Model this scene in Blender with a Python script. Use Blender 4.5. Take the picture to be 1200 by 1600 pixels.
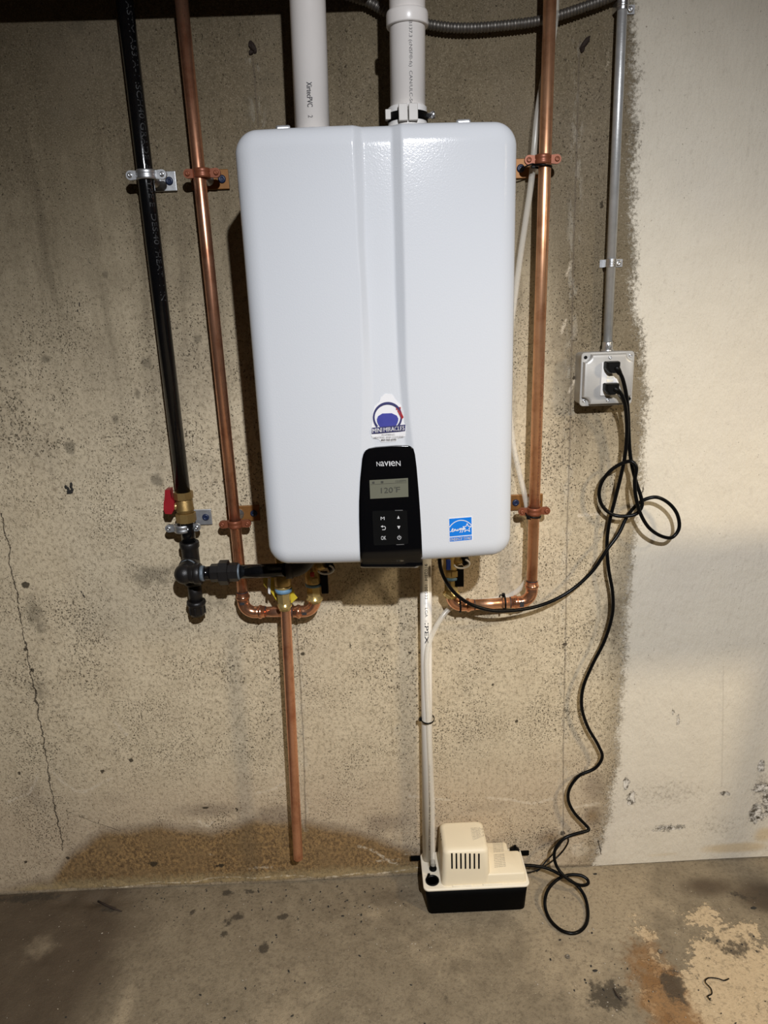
import bpy, bmesh, math, random
import numpy as np
from mathutils import Vector, Matrix, noise as mnoise

random.seed(7)
sc = bpy.context.scene
for o in list(bpy.data.objects):
    bpy.data.objects.remove(o, do_unlink=True)

# ------------------------------------------------------------------ camera
F, CX, CY, CZ, PITCH, YAW, ROLL = 1112.76, -0.0261, -1.5322, 1.4549, 0.2885, 0.0140, -0.0368
_fw = Vector((math.sin(YAW) * math.cos(PITCH), math.cos(YAW) * math.cos(PITCH), -math.sin(PITCH)))
_rt = Vector((math.cos(YAW), -math.sin(YAW), 0))
_up = _rt.cross(_fw)
_r2 = math.cos(ROLL) * _rt + math.sin(ROLL) * _up
_u2 = -math.sin(ROLL) * _rt + math.cos(ROLL) * _up
CAM = Vector((CX, CY, CZ))
cam_d = bpy.data.cameras.new('camera')
cam = bpy.data.objects.new('camera', cam_d)
sc.collection.objects.link(cam)
m = Matrix.Identity(4)
for i in range(3):
    m[i][0], m[i][1], m[i][2], m[i][3] = _r2[i], _u2[i], -_fw[i], CAM[i]
cam.matrix_world = m
cam_d.sensor_fit = 'VERTICAL'
cam_d.sensor_height = 24.0
cam_d.lens = F / 1600 * 24.0
cam_d.clip_start = 0.02
sc.camera = cam

# ------------------------------------------------------------------ world and lamps
world = bpy.data.worlds.new('world')
sc.world = world
world.use_nodes = True
world.node_tree.nodes['Background'].inputs[0].default_value = (0.9, 0.85, 0.8, 1)
world.node_tree.nodes['Background'].inputs[1].default_value = 0.02


def spot(name, loc, target, power, col, size_deg, blend, radius):
    l = bpy.data.lights.new(name, 'SPOT')
    l.energy = power
    l.color = col
    l.spot_size = math.radians(size_deg)
    l.spot_blend = blend
    l.shadow_soft_size = radius
    o = bpy.data.objects.new(name, l)
    sc.collection.objects.link(o)
    o.location = loc
    o.rotation_euler = (Vector(target) - Vector(loc)).to_track_quat('-Z', 'Y').to_euler()
    return o


spot('ceiling_lamp', (0.28, -2.20, 2.27), (0.15, 0.0, 0.12), 240, (0.94, 0.955, 1.0), 96, 1.0, 0.022)
spot('side_lamp', (1.55, -1.40, 1.95), (0.40, -0.15, -0.25), 84, (1.0, 0.83, 0.58), 92, 1.0, 0.10)

sc.view_settings.view_transform = 'Standard'
sc.view_settings.look = 'None'
sc.view_settings.gamma = 1.0
sc.view_settings.use_curve_mapping = False
sc.view_settings.exposure = 0.0


# ------------------------------------------------------------------ helpers
def at(u, v, y=None, z=None):
    """the point of the wall-parallel plane y (or level z) that the 1200x1600 photograph shows at pixel u, v"""
    d = _fw + float((u - 600) / F) * _r2 - float((v - 800) / F) * _u2
    t = (y - CAM.y) / d.y if y is not None else (z - CAM.z) / d.z
    return CAM + float(t) * d


class NT:
    """tiny node builder"""

    def __init__(self, name):
        self.m = bpy.data.materials.new(name)
        self.m.use_nodes = True
        self.t = self.m.node_tree
        self.b = self.t.nodes['Principled BSDF']

    def n(self, kind, **kw):
        x = self.t.nodes.new(kind)
        for k, v in kw.items():
            setattr(x, k, v)
        return x

    def put(self, sock, v):
        if hasattr(v, 'is_linked') or isinstance(v, bpy.types.NodeSocket):
            self.t.links.new(v, sock)
        elif isinstance(v, (tuple, list)) and len(v) == 3 and sock.type == 'RGBA':
            sock.default_value = (*v, 1)
        else:
            sock.default_value = v

    def math(self, op, a, b=0.0, c=0.0, clamp=False):
        x = self.n('ShaderNodeMath', operation=op, use_clamp=clamp)
        self.put(x.inputs[0], a)
        self.put(x.inputs[1], b)
        self.put(x.inputs[2], c)
        return x.outputs[0]

    def add(self, a, b): return self.math('ADD', a, b)
    def sub(self, a, b): return self.math('SUBTRACT', a, b)
    def mul(self, a, b): return self.math('MULTIPLY', a, b)

    def step(self, v, a, b):
        x = self.n('ShaderNodeMapRange', interpolation_type='SMOOTHSTEP')
        self.put(x.inputs[0], v)
        self.put(x.inputs[1], a)
        self.put(x.inputs[2], b)
        return x.outputs[0]

    def mix(self, f, a, b, mode='MIX'):
        x = self.n('ShaderNodeMix', data_type='RGBA', blend_type=mode)
        self.put(x.inputs[0], f)
        self.put(x.inputs[6], a)
        self.put(x.inputs[7], b)
        return x.outputs[2]

    def pos(self):
        return self.n('ShaderNodeTexCoord').outputs['Object']

    def scale(self, v, s):
        x = self.n('ShaderNodeMapping')
        self.put(x.inputs[0], v)
        x.inputs[3].default_value = s
        return x.outputs[0]

    def noise(self, v, s, detail=3.0, rough=0.55, dist=0.0):
        x = self.n('ShaderNodeTexNoise')
        self.put(x.inputs['Vector'], v)
        x.inputs['Scale'].default_value = s
        x.inputs['Detail'].default_value = detail
        x.inputs['Roughness'].default_value = rough
        x.inputs['Distortion'].default_value = dist
        return x.outputs[0]

    def voro(self, v, s, feature='F1', rnd=1.0):
        x = self.n('ShaderNodeTexVoronoi', feature=feature)
        self.put(x.inputs['Vector'], v)
        x.inputs['Scale'].default_value = s
        x.inputs['Randomness'].default_value = rnd
        return x

    def attr(self, name):
        return self.n('ShaderNodeAttribute', attribute_name=name).outputs['Fac']

    def xyz(self, v):
        x = self.n('ShaderNodeSeparateXYZ')
        self.put(x.inputs[0], v)
        return x.outputs

    def bump(self, h, strength=0.3, dist=0.002):
        x = self.n('ShaderNodeBump')
        x.inputs['Strength'].default_value = strength
        x.inputs['Distance'].default_value = dist
        self.put(x.inputs['Height'], h)
        self.t.links.new(x.outputs[0], self.b.inputs['Normal'])

    def set(self, **kw):
        for k, v in kw.items():
            self.put(self.b.inputs[k.replace('_', ' ')], v)
        return self.m


def plain(name, col, rough=0.5, metal=0.0, var=0.12, ns=60.0, bump=0.0, bs=300.0, spec=0.5, coat=0.0, stretch=(1, 1, 1)):
    n = NT(name)
    p = n.scale(n.pos(), stretch)
    f = n.noise(p, ns, 4.0)
    dark = tuple(c * (1 - var) for c in col)
    lite = tuple(min(1, c * (1 + var)) for c in col)
    n.set(Base_Color=n.mix(f, dark, lite), Metallic=metal)
    n.set(Roughness=n.add(n.mul(n.sub(f, 0.5), 0.25 * rough), rough))
    n.b.inputs['Specular IOR Level'].default_value = spec
    n.b.inputs['Coat Weight'].default_value = coat
    if bump:
        n.bump(n.noise(n.pos(), bs, 2.0), bump, 0.001)
    return n.m


# ---- geometry collector
class MB:
    def __init__(self):
        self.bm = bmesh.new()

    def loft(self, loops, closed=True, cap0=True, cap1=True, smooth=True):
        bm = self.bm
        rows = [[bm.verts.new(p) for p in lp] for lp in loops]
        k = len(rows[0])
        for a, b in zip(rows[:-1], rows[1:]):
            for i in range(k if closed else k - 1):
                j = (i + 1) % k
                f = bm.faces.new((a[i], a[j], b[j], b[i]))
                f.smooth = smooth
        if closed and cap0:
            bm.faces.new(rows[0][::-1])
        if closed and cap1:
            bm.faces.new(rows[-1])
        return rows

    def tube(self, pts, r, seg=20, caps=True, closed=False):
        """sweep of a circle along a polyline; r may be a list"""
        pts = [Vector(p) for p in pts]
        n = len(pts)
        rs = r if isinstance(r, (list, tuple)) else [r] * n
        t0 = (pts[1] - pts[0]).normalized()
        a = t0.orthogonal().normalized()
        loops = []
        for i in range(n):
            if i == 0:
                t = t0
            elif i == n - 1:
                t = (pts[i] - pts[i - 1]).normalized()
            else:
                d0, d1 = pts[i] - pts[i - 1], pts[i + 1] - pts[i]
                t = (d0.normalized() + d1.normalized()) if d0.length > 1e-9 and d1.length > 1e-9 else (d0 + d1)
                t = t.normalized() if t.length > 1e-9 else t0
            a = (a - t * a.dot(t)).normalized()
            b = t.cross(a)
            loops.append([pts[i] + rs[i] * (math.cos(q) * a + math.sin(q) * b) for q in [2 * math.pi * k / seg for k in range(seg)]])
        self.loft(loops, True, caps, caps)
        return self

    def lathe(self, p0, axis, prof, seg=28):
        """prof: list of (distance along axis, radius); repeated points give hard edges"""
        p0, ax = Vector(p0), Vector(axis).normalized()
        a = ax.orthogonal().normalized()
        if abs(ax.z) > 0.9:
            a = (Vector((1, 0, 0)) - ax * ax.x).normalized()
        b = ax.cross(a)
        out = []
        for d, r in prof:
            out.append([p0 + ax * d + max(r, 1e-5) * (math.cos(q) * a + math.sin(q) * b) for q in [2 * math.pi * k / seg for k in range(seg)]])
        bm = self.bm
        rows = [[bm.verts.new(p) for p in lp] for lp in out]
        for ra, rb, pa, pb in zip(rows[:-1], rows[1:], prof[:-1], prof[1:]):
            for i in range(seg):
                j = (i + 1) % seg
                f = bm.faces.new((ra[i], ra[j], rb[j], rb[i]))
                f.smooth = True
        bm.faces.new(rows[0][::-1])
        bm.faces.new(rows[-1])
        return self

    def prism(self, p0, axis, length, r, sides=6, phase=0.0, bev=0.0008):
        p0, ax = Vector(p0), Vector(axis).normalized()
        a = ax.orthogonal().normalized()
        if abs(ax.z) > 0.9:
            a = (Vector((1, 0, 0)) - ax * ax.x).normalized()
        b = ax.cross(a)
        lp = []
        for d, rr in ((0, r - bev), (bev, r), (length - bev, r), (length, r - bev)):
            lp.append([p0 + ax * d + rr * (math.cos(q) * a + math.sin(q) * b) for q in [phase + 2 * math.pi * k / sides for k in range(sides)]])
        self.loft(lp, smooth=False)
        return self

    def box(self, c, s, rot=None, bev=0.0, seg=2):
        c = Vector(c)
        R = rot.to_3x3() if rot is not None else Matrix.Identity(3)
        tmp = bmesh.new()
        bmesh.ops.create_cube(tmp, size=1.0)
        for v in tmp.verts:
            v.co = Vector((v.co.x * s[0], v.co.y * s[1], v.co.z * s[2]))
        if bev > 0:
            bmesh.ops.bevel(tmp, geom=tmp.edges[:], offset=bev, segments=seg, profile=0.5, affect='EDGES')
        mp = {}
        for v in tmp.verts:
            mp[v] = self.bm.verts.new(c + R @ v.co)
        for f in tmp.faces:
            self.bm.faces.new([mp[v] for v in f.verts])
        tmp.free()
        return self

    def poly(self, pts, ext):
        """flat outline extruded by the vector ext"""
        ext = Vector(ext)
        a = [self.bm.verts.new(p) for p in pts]
        b = [self.bm.verts.new(Vector(p) + ext) for p in pts]
        self.bm.faces.new(a)
        self.bm.faces.new(b[::-1])
        k = len(a)
        for i in range(k):
            self.bm.faces.new((a[i], b[i], b[(i + 1) % k], a[(i + 1) % k]))
        return self

    def ball(self, c, r, seg=14, sq=(1, 1, 1)):
        res = bmesh.ops.create_uvsphere(self.bm, u_segments=seg, v_segments=max(6, seg // 2), radius=r)
        for v in res['verts']:
            v.co = Vector((v.co.x * sq[0], v.co.y * sq[1], v.co.z * sq[2])) + Vector(c)
        for v in res['verts']:
            for f in v.link_faces:
                f.smooth = True
        return self

    def build(self, name, mat, parent=None, smooth_angle=None):
        me = bpy.data.meshes.new(name)
        bmesh.ops.recalc_face_normals(self.bm, faces=self.bm.faces[:])
        off = ROOT.get(parent.name, Vector((0, 0, 0))) if parent is not None else Vector((0, 0, 0))
        if off.length:
            for v in self.bm.verts:
                v.co -= off
        self.bm.to_mesh(me)
        self.bm.free()
        for mm in (mat if isinstance(mat, (list, tuple)) else [mat]):
            me.materials.append(mm)
        if smooth_angle is not None:
            me.shade_smooth()
            me.set_sharp_from_angle(angle=math.radians(smooth_angle))
        o = bpy.data.objects.new(name, me)
        sc.collection.objects.link(o)
        if parent is not None:
            o.parent = parent
            ROOT[o.name] = off
        return o


ROOT = {}


def thing(name, label, cat, loc, group=None):
    o = bpy.data.objects.new(name, None)
    sc.collection.objects.link(o)
    o.empty_display_size = 0.05
    o.location = loc
    ROOT[o.name] = Vector(loc)
    tag(o, label, cat, group)
    return o


def tag(o, label, cat, group=None, kind=None):
    if label: o['label'] = label
    if cat: o['category'] = cat
    if group: o['group'] = group
    if kind: o['kind'] = kind
    return o


def struct(o):
    o['kind'] = 'structure'
    return o


def catmull(pts, step=0.006, closed=False):
    pts = [Vector(p) for p in pts]
    out = []
    n = len(pts)
    for i in range(n - 1):
        p0, p1, p2, p3 = pts[max(i - 1, 0)], pts[i], pts[i + 1], pts[min(i + 2, n - 1)]
        d1 = max((p1 - p0).length, 1e-6) ** 0.5
        d2 = max((p2 - p1).length, 1e-6) ** 0.5
        d3 = max((p3 - p2).length, 1e-6) ** 0.5
        m1 = (p2 - p1) if i == 0 else ((p1 - p0) / d1 - (p2 - p0) / (d1 + d2) + (p2 - p1) / d2) * d2
        m2 = (p2 - p1) if i == n - 2 else ((p2 - p1) / d2 - (p3 - p1) / (d2 + d3) + (p3 - p2) / d3) * d2
        k = max(2, int((p2 - p1).length / step))
        for j in range(k):
            t = j / k
            out.append((2 * t**3 - 3 * t**2 + 1) * p1 + (t**3 - 2 * t**2 + t) * m1 + (-2 * t**3 + 3 * t**2) * p2 + (t**3 - t**2) * m2)
    out.append(pts[-1])
    return out


def arc3(p0, corner, p1, n=10):
    """quarter bend from p0 to p1 tangent to the corner"""
    p0, c, p1 = Vector(p0), Vector(corner), Vector(p1)
    o = p0 + p1 - c
    out = []
    for i in range(n + 1):
        q = math.pi / 2 * i / n
        out.append(o + (p0 - o) * math.cos(q) + (p1 - o) * math.sin(q))
    return out


def rrect(x0, x1, y0, y1, r, z, n=6):
    pts = []
    for cx, cy, a0 in ((x1 - r, y1 - r, 0), (x0 + r, y1 - r, 90), (x0 + r, y0 + r, 180), (x1 - r, y0 + r, 270)):
        for i in range(n + 1):
            q = math.radians(a0 + 90 * i / n)
            pts.append(Vector((cx + r * math.cos(q), cy + r * math.sin(q), z)))
    return pts


_fonts = {}


def text_parts(s):
    """outline triangles of a string in Blender's own font, scaled to the unit box"""
    if s in _fonts:
        return _fonts[s]
    cu = bpy.data.curves.new('lettering', 'FONT')
    cu.body = s
    cu.size = 1.0
    cu.resolution_u = 3
    ob = bpy.data.objects.new('lettering', cu)
    sc.collection.objects.link(ob)
    dg = bpy.context.evaluated_depsgraph_get()
    me = bpy.data.meshes.new_from_object(ob.evaluated_get(dg))
    vs = [v.co.copy() for v in me.vertices]
    fs = [tuple(p.vertices) for p in me.polygons]
    bpy.data.objects.remove(ob, do_unlink=True)
    bpy.data.curves.remove(cu)
    bpy.data.meshes.remove(me)
    x0, x1 = min(v.x for v in vs), max(v.x for v in vs)
    y0, y1 = min(v.y for v in vs), max(v.y for v in vs)
    vs = [((v.x - x0) / (x1 - x0), (v.y - y0) / max(y1 - y0, 1e-6)) for v in vs]
    _fonts[s] = (vs, fs)
    return _fonts[s]


def add_text(mb, s, fn, bold=0.0):
    """fn(s, t) -> world point, with s, t in 0..1 over the string's box"""
    vs, fs = text_parts(s)
    for dx, dy in (((0, 0),) if not bold else ((-bold, 0), (bold, 0), (0, bold), (0, -bold))):
        vv = [mb.bm.verts.new(fn(x + dx, y + dy)) for x, y in vs]
        for f in fs:
            try:
                mb.bm.faces.new([vv[i] for i in f])
            except ValueError:
                pass


# ------------------------------------------------------------------ materials
def mat_copper(name, col, rough, dark=0.5, freq=1.0):
    n = NT(name)
    p = n.pos()
    a = n.noise(n.scale(p, (160, 160, 6)), 1.0, 4.0, 0.6)
    b = n.noise(p, 22 * freq, 4.0, 0.6)
    c = n.noise(p, 260, 2.0, 0.6)
    base = n.mix(n.step(b, 0.42, 0.72), col, tuple(x * f for x, f in zip(col, (0.72, 0.6, 0.55))))
    base = n.mix(n.mul(n.step(c, 0.62, 0.75), dark), base, (0.10, 0.035, 0.02))
    n.set(Base_Color=base, Metallic=0.90, Roughness=n.add(rough, n.mul(n.sub(a, 0.5), 0.30)))
    n.bump(a, 0.10, 0.0006)
    return n.m


M_COPPER = mat_copper('copper', (0.90, 0.46, 0.28), 0.29, 0.35)
M_COPPER_R = mat_copper('copper_bright', (0.97, 0.54, 0.31), 0.36, 0.25)
M_COPPER_FIT = mat_copper('copper_fitting', (0.88, 0.44, 0.25), 0.20, 0.3)
M_CLAMP_CU = plain('copper_plate', (0.25, 0.078, 0.036), 0.42, 0.35, 0.2, 90)
M_PLATE_CU = plain('bronze_plate', (0.25, 0.110, 0.028), 0.45, 0.4, 0.2, 60)
M_GALV = plain('galvanized', (0.62, 0.63, 0.64), 0.42, 0.9, 0.18, 120, 0.1, 500)
M_ZINC = plain('zinc', (0.72, 0.73, 0.74), 0.30, 0.95, 0.12, 80)
M_BOXSTEEL = plain('box_steel', (0.50, 0.49, 0.465), 0.46, 0.55, 0.10, 25, 0.05, 300)
M_BRASS = plain('brass', (0.66, 0.46, 0.17), 0.36, 0.55, 0.16, 120, 0.25, 700)
M_BRASS_OLD = plain('brass_old', (0.36, 0.235, 0.085), 0.42, 0.7, 0.18, 150, 0.4, 900)
M_BRASS_B = plain('brass_bright', (0.80, 0.60, 0.24), 0.25, 0.75, 0.12, 90)
M_BLACKPIPE = plain('black_pipe', (0.0045, 0.0045, 0.005), 0.15, 0.0, 0.3, 70, 0.30, 60, 0.5)
M_IRON = plain('black_iron', (0.016, 0.014, 0.013), 0.40, 0.25, 0.25, 90, 0.35, 500)
M_DOPE = plain('pipe_sealant', (0.17, 0.205, 0.235), 0.5, 0.3, 0.5, 400, 0.4, 800)
M_RED = plain('red_handle', (0.30, 0.012, 0.018), 0.42, 0.0, 0.1, 60)
M_BLUE = plain('blue_ring', (0.16, 0.30, 0.44), 0.5, 0.0, 0.25, 300)
M_BLUEP = plain('blue_plastic', (0.02, 0.05, 0.28), 0.4)
M_REDP = plain('red_plastic', (0.45, 0.03, 0.02), 0.4)
M_BLACK = plain('black_plastic', (0.003, 0.003, 0.003), 0.42, 0.0, 0.2, 100, spec=0.15)
M_CORD = plain('cord_rubber', (0.0035, 0.0035, 0.0035), 0.30, 0.0, 0.2, 60, spec=0.13)
M_TANK = plain('tank_plastic', (0.0018, 0.0018, 0.0018), 0.6, 0.0, 0.35, 40, 0.1, 600, spec=0.06)
M_CREAM = plain('cream_plastic', (0.88, 0.77, 0.56), 0.48, 0.0, 0.03, 30, 0.12, 900)
M_LID = plain('lid_plastic', (0.88, 0.81, 0.66), 0.45, 0.0, 0.04, 30, 0.08, 900)
M_PVC = plain('pvc', (0.88, 0.83, 0.78), 0.30, 0.0, 0.03, 20)
M_PVC2 = plain('drain_pvc', (0.86, 0.81, 0.72), 0.30, 0.0, 0.04, 20)
M_WHITE = plain('white_plastic', (0.82, 0.80, 0.77), 0.35, 0.0, 0.03, 20)
M_LUG = plain('lug_grey', (0.55, 0.52, 0.48), 0.5, 0.0, 0.05, 30)
M_INK = plain('ink', (0.03, 0.03, 0.035), 0.6, 0.0, 0.2, 200)
M_INKG = plain('grey_ink', (0.08, 0.08, 0.08), 0.6, 0.0, 0.3, 200)
M_PRINT = plain('white_print', (0.55, 0.55, 0.55), 0.5)
M_ANCHOR = plain('blue_anchor', (0.012, 0.022, 0.060), 0.4)
M_YELLOW = plain('yellow_tag', (0.62, 0.47, 0.03), 0.5, 0.0, 0.1, 60)
M_WOOD = plain('joist_wood', (0.20, 0.13, 0.075), 0.7, 0.0, 0.3, 30, stretch=(0.2, 4, 4))
M_NAVY = plain('navy_print', (0.022, 0.022, 0.10), 0.45)
M_STICKER = plain('sticker_white', (0.70, 0.69, 0.69), 0.4, 0.0, 0.01)
M_ENERGY = plain('energy_blue', (0.005, 0.17, 0.62), 0.4, 0.0, 0.03)
M_FLEX = plain('flex_armor', (0.20, 0.185, 0.165), 0.48, 0.85, 0.25, 120)
M_TWIG = plain('twig', (0.035, 0.022, 0.014), 0.8, 0.0, 0.3, 300)
M_CHIP = plain('chip', (0.025, 0.022, 0.018), 0.8, 0.0, 0.4, 300)
M_CHIPW = plain('paint_chip', (0.46, 0.41, 0.33), 0.8, 0.0, 0.3, 300)
M_RUST = plain('rusty_tie', (0.030, 0.018, 0.012), 0.8, 0.2, 0.4, 400)

# heater enamel: white, glossy, slight orange peel
_n = NT('white_enamel')
_n.set(Base_Color=(0.575, 0.590, 0.610), Roughness=0.15)
_n.b.inputs['Specular IOR Level'].default_value = 0.28
_n.bump(_n.noise(_n.pos(), 420, 2.0, 0.5), 0.16, 0.0010)
M_ENAMEL = _n.m
M_CHASSIS = plain('chassis_grey', (0.45, 0.45, 0.45), 0.4, 0.3, 0.05, 30)
_n = NT('panel_gloss')
_n.set(Base_Color=(0.0025, 0.0025, 0.003), Roughness=_n.add(0.05, _n.mul(_n.noise(_n.pos(), 30, 3), 0.05)))
M_GLOSS = _n.m
M_LCD = plain('lcd', (0.135, 0.135, 0.10), 0.25, 0.0, 0.06, 20)
M_LCDINK = plain('lcd_ink', (0.055, 0.055, 0.045), 0.4)
_n = NT('clear_vinyl')
_n.set(Base_Color=(0.95, 0.90, 0.79), Roughness=0.18)
_n.b.inputs['Alpha'].default_value = 0.30
M_VINYL = _n.m


def mat_wall():
    n = NT('cast_concrete_wall')
    P = n.pos()
    X, Y, Z = n.xyz(P)
    big = n.noise(P, 3.2, 4.0, 0.55)
    mid = n.noise(P, 14, 5.0, 0.6)
    fine = n.noise(P, 90, 4.0, 0.65)
    grain = n.noise(P, 420, 3.0, 0.7)
    streak = n.noise(n.scale(P, (26, 26, 2.2)), 1.0, 5.0, 0.6)
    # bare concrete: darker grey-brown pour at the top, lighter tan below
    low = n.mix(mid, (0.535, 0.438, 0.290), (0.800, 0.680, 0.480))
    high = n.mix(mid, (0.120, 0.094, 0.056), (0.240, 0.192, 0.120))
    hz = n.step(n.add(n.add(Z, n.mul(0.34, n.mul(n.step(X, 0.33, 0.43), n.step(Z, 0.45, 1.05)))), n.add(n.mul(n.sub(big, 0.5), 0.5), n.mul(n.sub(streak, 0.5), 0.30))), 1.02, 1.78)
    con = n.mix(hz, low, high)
    con = n.mix(n.mul(n.step(big, 0.48, 0.68), 0.35), con, n.mix(0.5, con, (0.300, 0.254, 0.202)))
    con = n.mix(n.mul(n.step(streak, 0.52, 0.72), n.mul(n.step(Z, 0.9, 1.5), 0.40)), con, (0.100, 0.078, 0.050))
    con = n.mix(n.mul(n.step(fine, 0.50, 0.72), 0.42), con, (0.155, 0.117, 0.073))
    mott = n.noise(n.scale(P, (1.0, 1.0, 0.75)), 130, 5.0, 0.72)
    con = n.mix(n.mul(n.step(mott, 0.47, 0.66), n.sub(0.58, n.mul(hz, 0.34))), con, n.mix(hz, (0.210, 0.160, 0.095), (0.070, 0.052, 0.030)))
    con = n.mix(n.mul(n.step(n.add(Z, n.mul(n.sub(big, 0.5), 0.30)), 0.42, 0.20), 0.34), con, (0.430, 0.305, 0.205))
    con = n.mix(n.mul(n.step(grain, 0.48, 0.66), 0.22), con, (0.620, 0.517, 0.361))
    # pits and black specks, in drifts
    drift = n.step(n.noise(P, 6.0, 4.0, 0.65), 0.36, 0.66)
    lowpit = n.sub(1.0, n.mul(n.step(Z, 1.25, 1.8), 0.65))
    speck = n.noise(n.scale(P, (1.0, 1.0, 0.8)), 300, 3.0, 0.62)
    thr = n.sub(0.650, n.mul(n.mul(drift, lowpit), 0.085))
    pit = n.step(n.sub(speck, thr), 0.0, 0.035)
    con = n.mix(n.mul(pit, 0.86), con, (0.050, 0.038, 0.022))
    blob = n.noise(P, 46, 3.0, 0.55)
    con = n.mix(n.mul(n.step(blob, 0.68, 0.72), 0.45), con, (0.120, 0.099, 0.069))
    # rust-brown damp band low on the wall, with white lime along its top
    rust = n.add(n.attr('rust'), n.mul(n.sub(mid, 0.5), 0.40))
    rmask = n.step(rust, 0.30, 0.66)
    rcol = n.mix(n.step(mott, 0.36, 0.62), (0.370, 0.220, 0.078), (0.110, 0.060, 0.020))
    rcol = n.mix(n.mul(n.step(mid, 0.42, 0.62), 0.55), rcol, (0.210, 0.128, 0.048))
    rcol = n.mix(n.mul(n.step(n.add(Z, n.mul(n.sub(fine, 0.5), 0.05)), 0.045, 0.015), 0.6), rcol, (0.330, 0.260, 0.130))
    con = n.mix(n.mul(n.step(rust, 0.16, 0.40), 0.45), con, (0.200, 0.145, 0.100))
    con = n.mix(n.mul(rmask, 0.85), con, rcol)
    damp = n.step(n.add(n.attr('damp'), n.mul(n.sub(mid, 0.5), 0.6)), 0.35, 0.75)
    con = n.mix(n.mul(damp, 0.50), con, (0.170, 0.122, 0.086))
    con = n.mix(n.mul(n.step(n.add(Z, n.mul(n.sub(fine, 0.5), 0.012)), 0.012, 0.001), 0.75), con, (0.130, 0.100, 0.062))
    lime = n.add(n.attr('lime'), n.mul(n.sub(n.noise(P, 70, 5, 0.7), 0.5), 1.5))
    con = n.mix(n.mul(n.step(lime, 0.62, 0.95), 0.60), con, (0.720, 0.620, 0.464))
    ll = n.add(n.attr('limeline'), n.mul(n.sub(n.noise(P, 55, 5, 0.7), 0.5), 0.018))
    con = n.mix(n.mul(n.sub(1.0, n.step(n.math('ABSOLUTE', ll), 0.001, 0.0055)), n.mul(n.step(n.noise(P, 120, 3), 0.34, 0.56), 0.70)), con, (0.720, 0.620, 0.470))
    hole = n.step(n.add(n.attr('hole'), n.mul(n.sub(n.noise(P, 150, 3, 0.7), 0.5), 0.9)), 0.42, 0.60)
    con = n.mix(n.mul(hole, 0.9), con, (0.040, 0.030, 0.018))
    dark = n.step(n.add(n.attr('dark'), n.mul(n.sub(n.noise(P, 40, 5, 0.7), 0.5), 1.1)), 0.35, 0.80)
    con = n.mix(n.mul(dark, 0.62), con, (0.130, 0.108, 0.073))
    # paint on the right
    pt = n.mix(mid, (0.650, 0.585, 0.465), (0.760, 0.695, 0.570))
    pt = n.mix(n.mul(n.step(big, 0.45, 0.75), 0.30), pt, (0.58, 0.53, 0.47))
    pt = n.mix(n.mul(n.step(fine, 0.56, 0.74), 0.25), pt, (0.50, 0.45, 0.36))
    psp = n.noise(P, 170, 2.0, 0.6)
    pdr = n.step(n.noise(P, 9.0, 3.0, 0.6), 0.40, 0.70)
    pt = n.mix(n.mul(n.step(n.sub(psp, n.sub(0.73, n.mul(pdr, 0.075))), 0.0, 0.05), 0.65), pt, (0.17, 0.14, 0.10))
    pt = n.mix(n.mul(n.step(n.noise(n.scale(P, (1.3, 1.0, 0.8)), 36, 5, 0.7), 0.56, 0.72), 0.28), pt, (0.40, 0.345, 0.27))
    pt = n.mix(n.mul(n.step(n.noise(P, 330, 2, 0.7), 0.55, 0.70), 0.25), pt, (0.40, 0.35, 0.27))
    grime = n.step(n.add(n.attr('grime'), n.mul(n.sub(n.noise(P, 100, 5, 0.75), 0.5), 2.0)), 0.40, 1.0)
    pt = n.mix(n.mul(grime, 0.60), pt, (0.20, 0.165, 0.115))
    chip = n.add(n.attr('chip'), n.mul(n.sub(n.noise(P, 75, 6, 0.78), 0.5), 2.0))
    pt = n.mix(n.step(chip, 0.50, 0.72), pt, n.mix(n.step(n.noise(P, 62, 5, 0.75), 0.40, 0.60), (0.090, 0.074, 0.052), (0.80, 0.75, 0.66)))
    ochre = n.step(n.add(n.attr('ochre'), n.mul(n.sub(mid, 0.5), 0.6)), 0.30, 0.85)
    pt = n.mix(n.mul(ochre, 0.55), pt, (0.56, 0.40, 0.19))
    edge = n.add(n.attr('paint'), n.add(n.mul(n.sub(mid, 0.5), 0.040), n.mul(n.sub(n.noise(P, 130, 5, 0.8), 0.5), 0.085)))
    pm = n.step(edge, -0.012, 0.012)
    brushed = n.mul(n.step(edge, -0.030, 0.0), n.step(n.noise(n.scale(P, (1, 1, 3.0)), 75, 4, 0.7), 0.56, 0.64))
    halo = n.mul(n.step(edge, -0.060, -0.004), n.sub(1.0, pm))
    con = n.mix(n.mul(halo, 0.45), con, (0.20, 0.158, 0.098))
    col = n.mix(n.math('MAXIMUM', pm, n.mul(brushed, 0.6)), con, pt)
    # cracks and form seams
    wob = n.mul(n.sub(n.noise(P, 28, 5, 0.65), 0.5), 0.030)
    cr = n.math('ABSOLUTE', n.add(n.attr('crack'), wob))
    cm = n.mul(n.sub(1.0, n.step(cr, 0.0004, 0.0019)), n.step(n.noise(P, 40, 3), 0.30, 0.42))
    sm = n.math('ABSOLUTE', n.add(n.attr('seam'), n.mul(wob, 0.18)))
    s1 = n.sub(1.0, n.step(sm, 0.0008, 0.0028))
    sl = n.mul(n.sub(1.0, n.step(sm, 0.004, 0.020)), n.step(n.noise(n.scale(P, (1, 1, 0.3)), 60, 4, 0.7), 0.50, 0.60))
    col = n.mix(n.mul(sl, 0.22), col, (0.60, 0.56, 0.47))
    col = n.mix(n.mul(cm, 0.85), col, (0.050, 0.038, 0.025))
    col = n.mix(n.mul(s1, n.sub(0.50, n.mul(pm, 0.36))), col, (0.12, 0.095, 0.07))
    rough = n.sub(0.92, n.mul(pm, 0.18))
    n.set(Base_Color=col, Roughness=rough)
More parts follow.
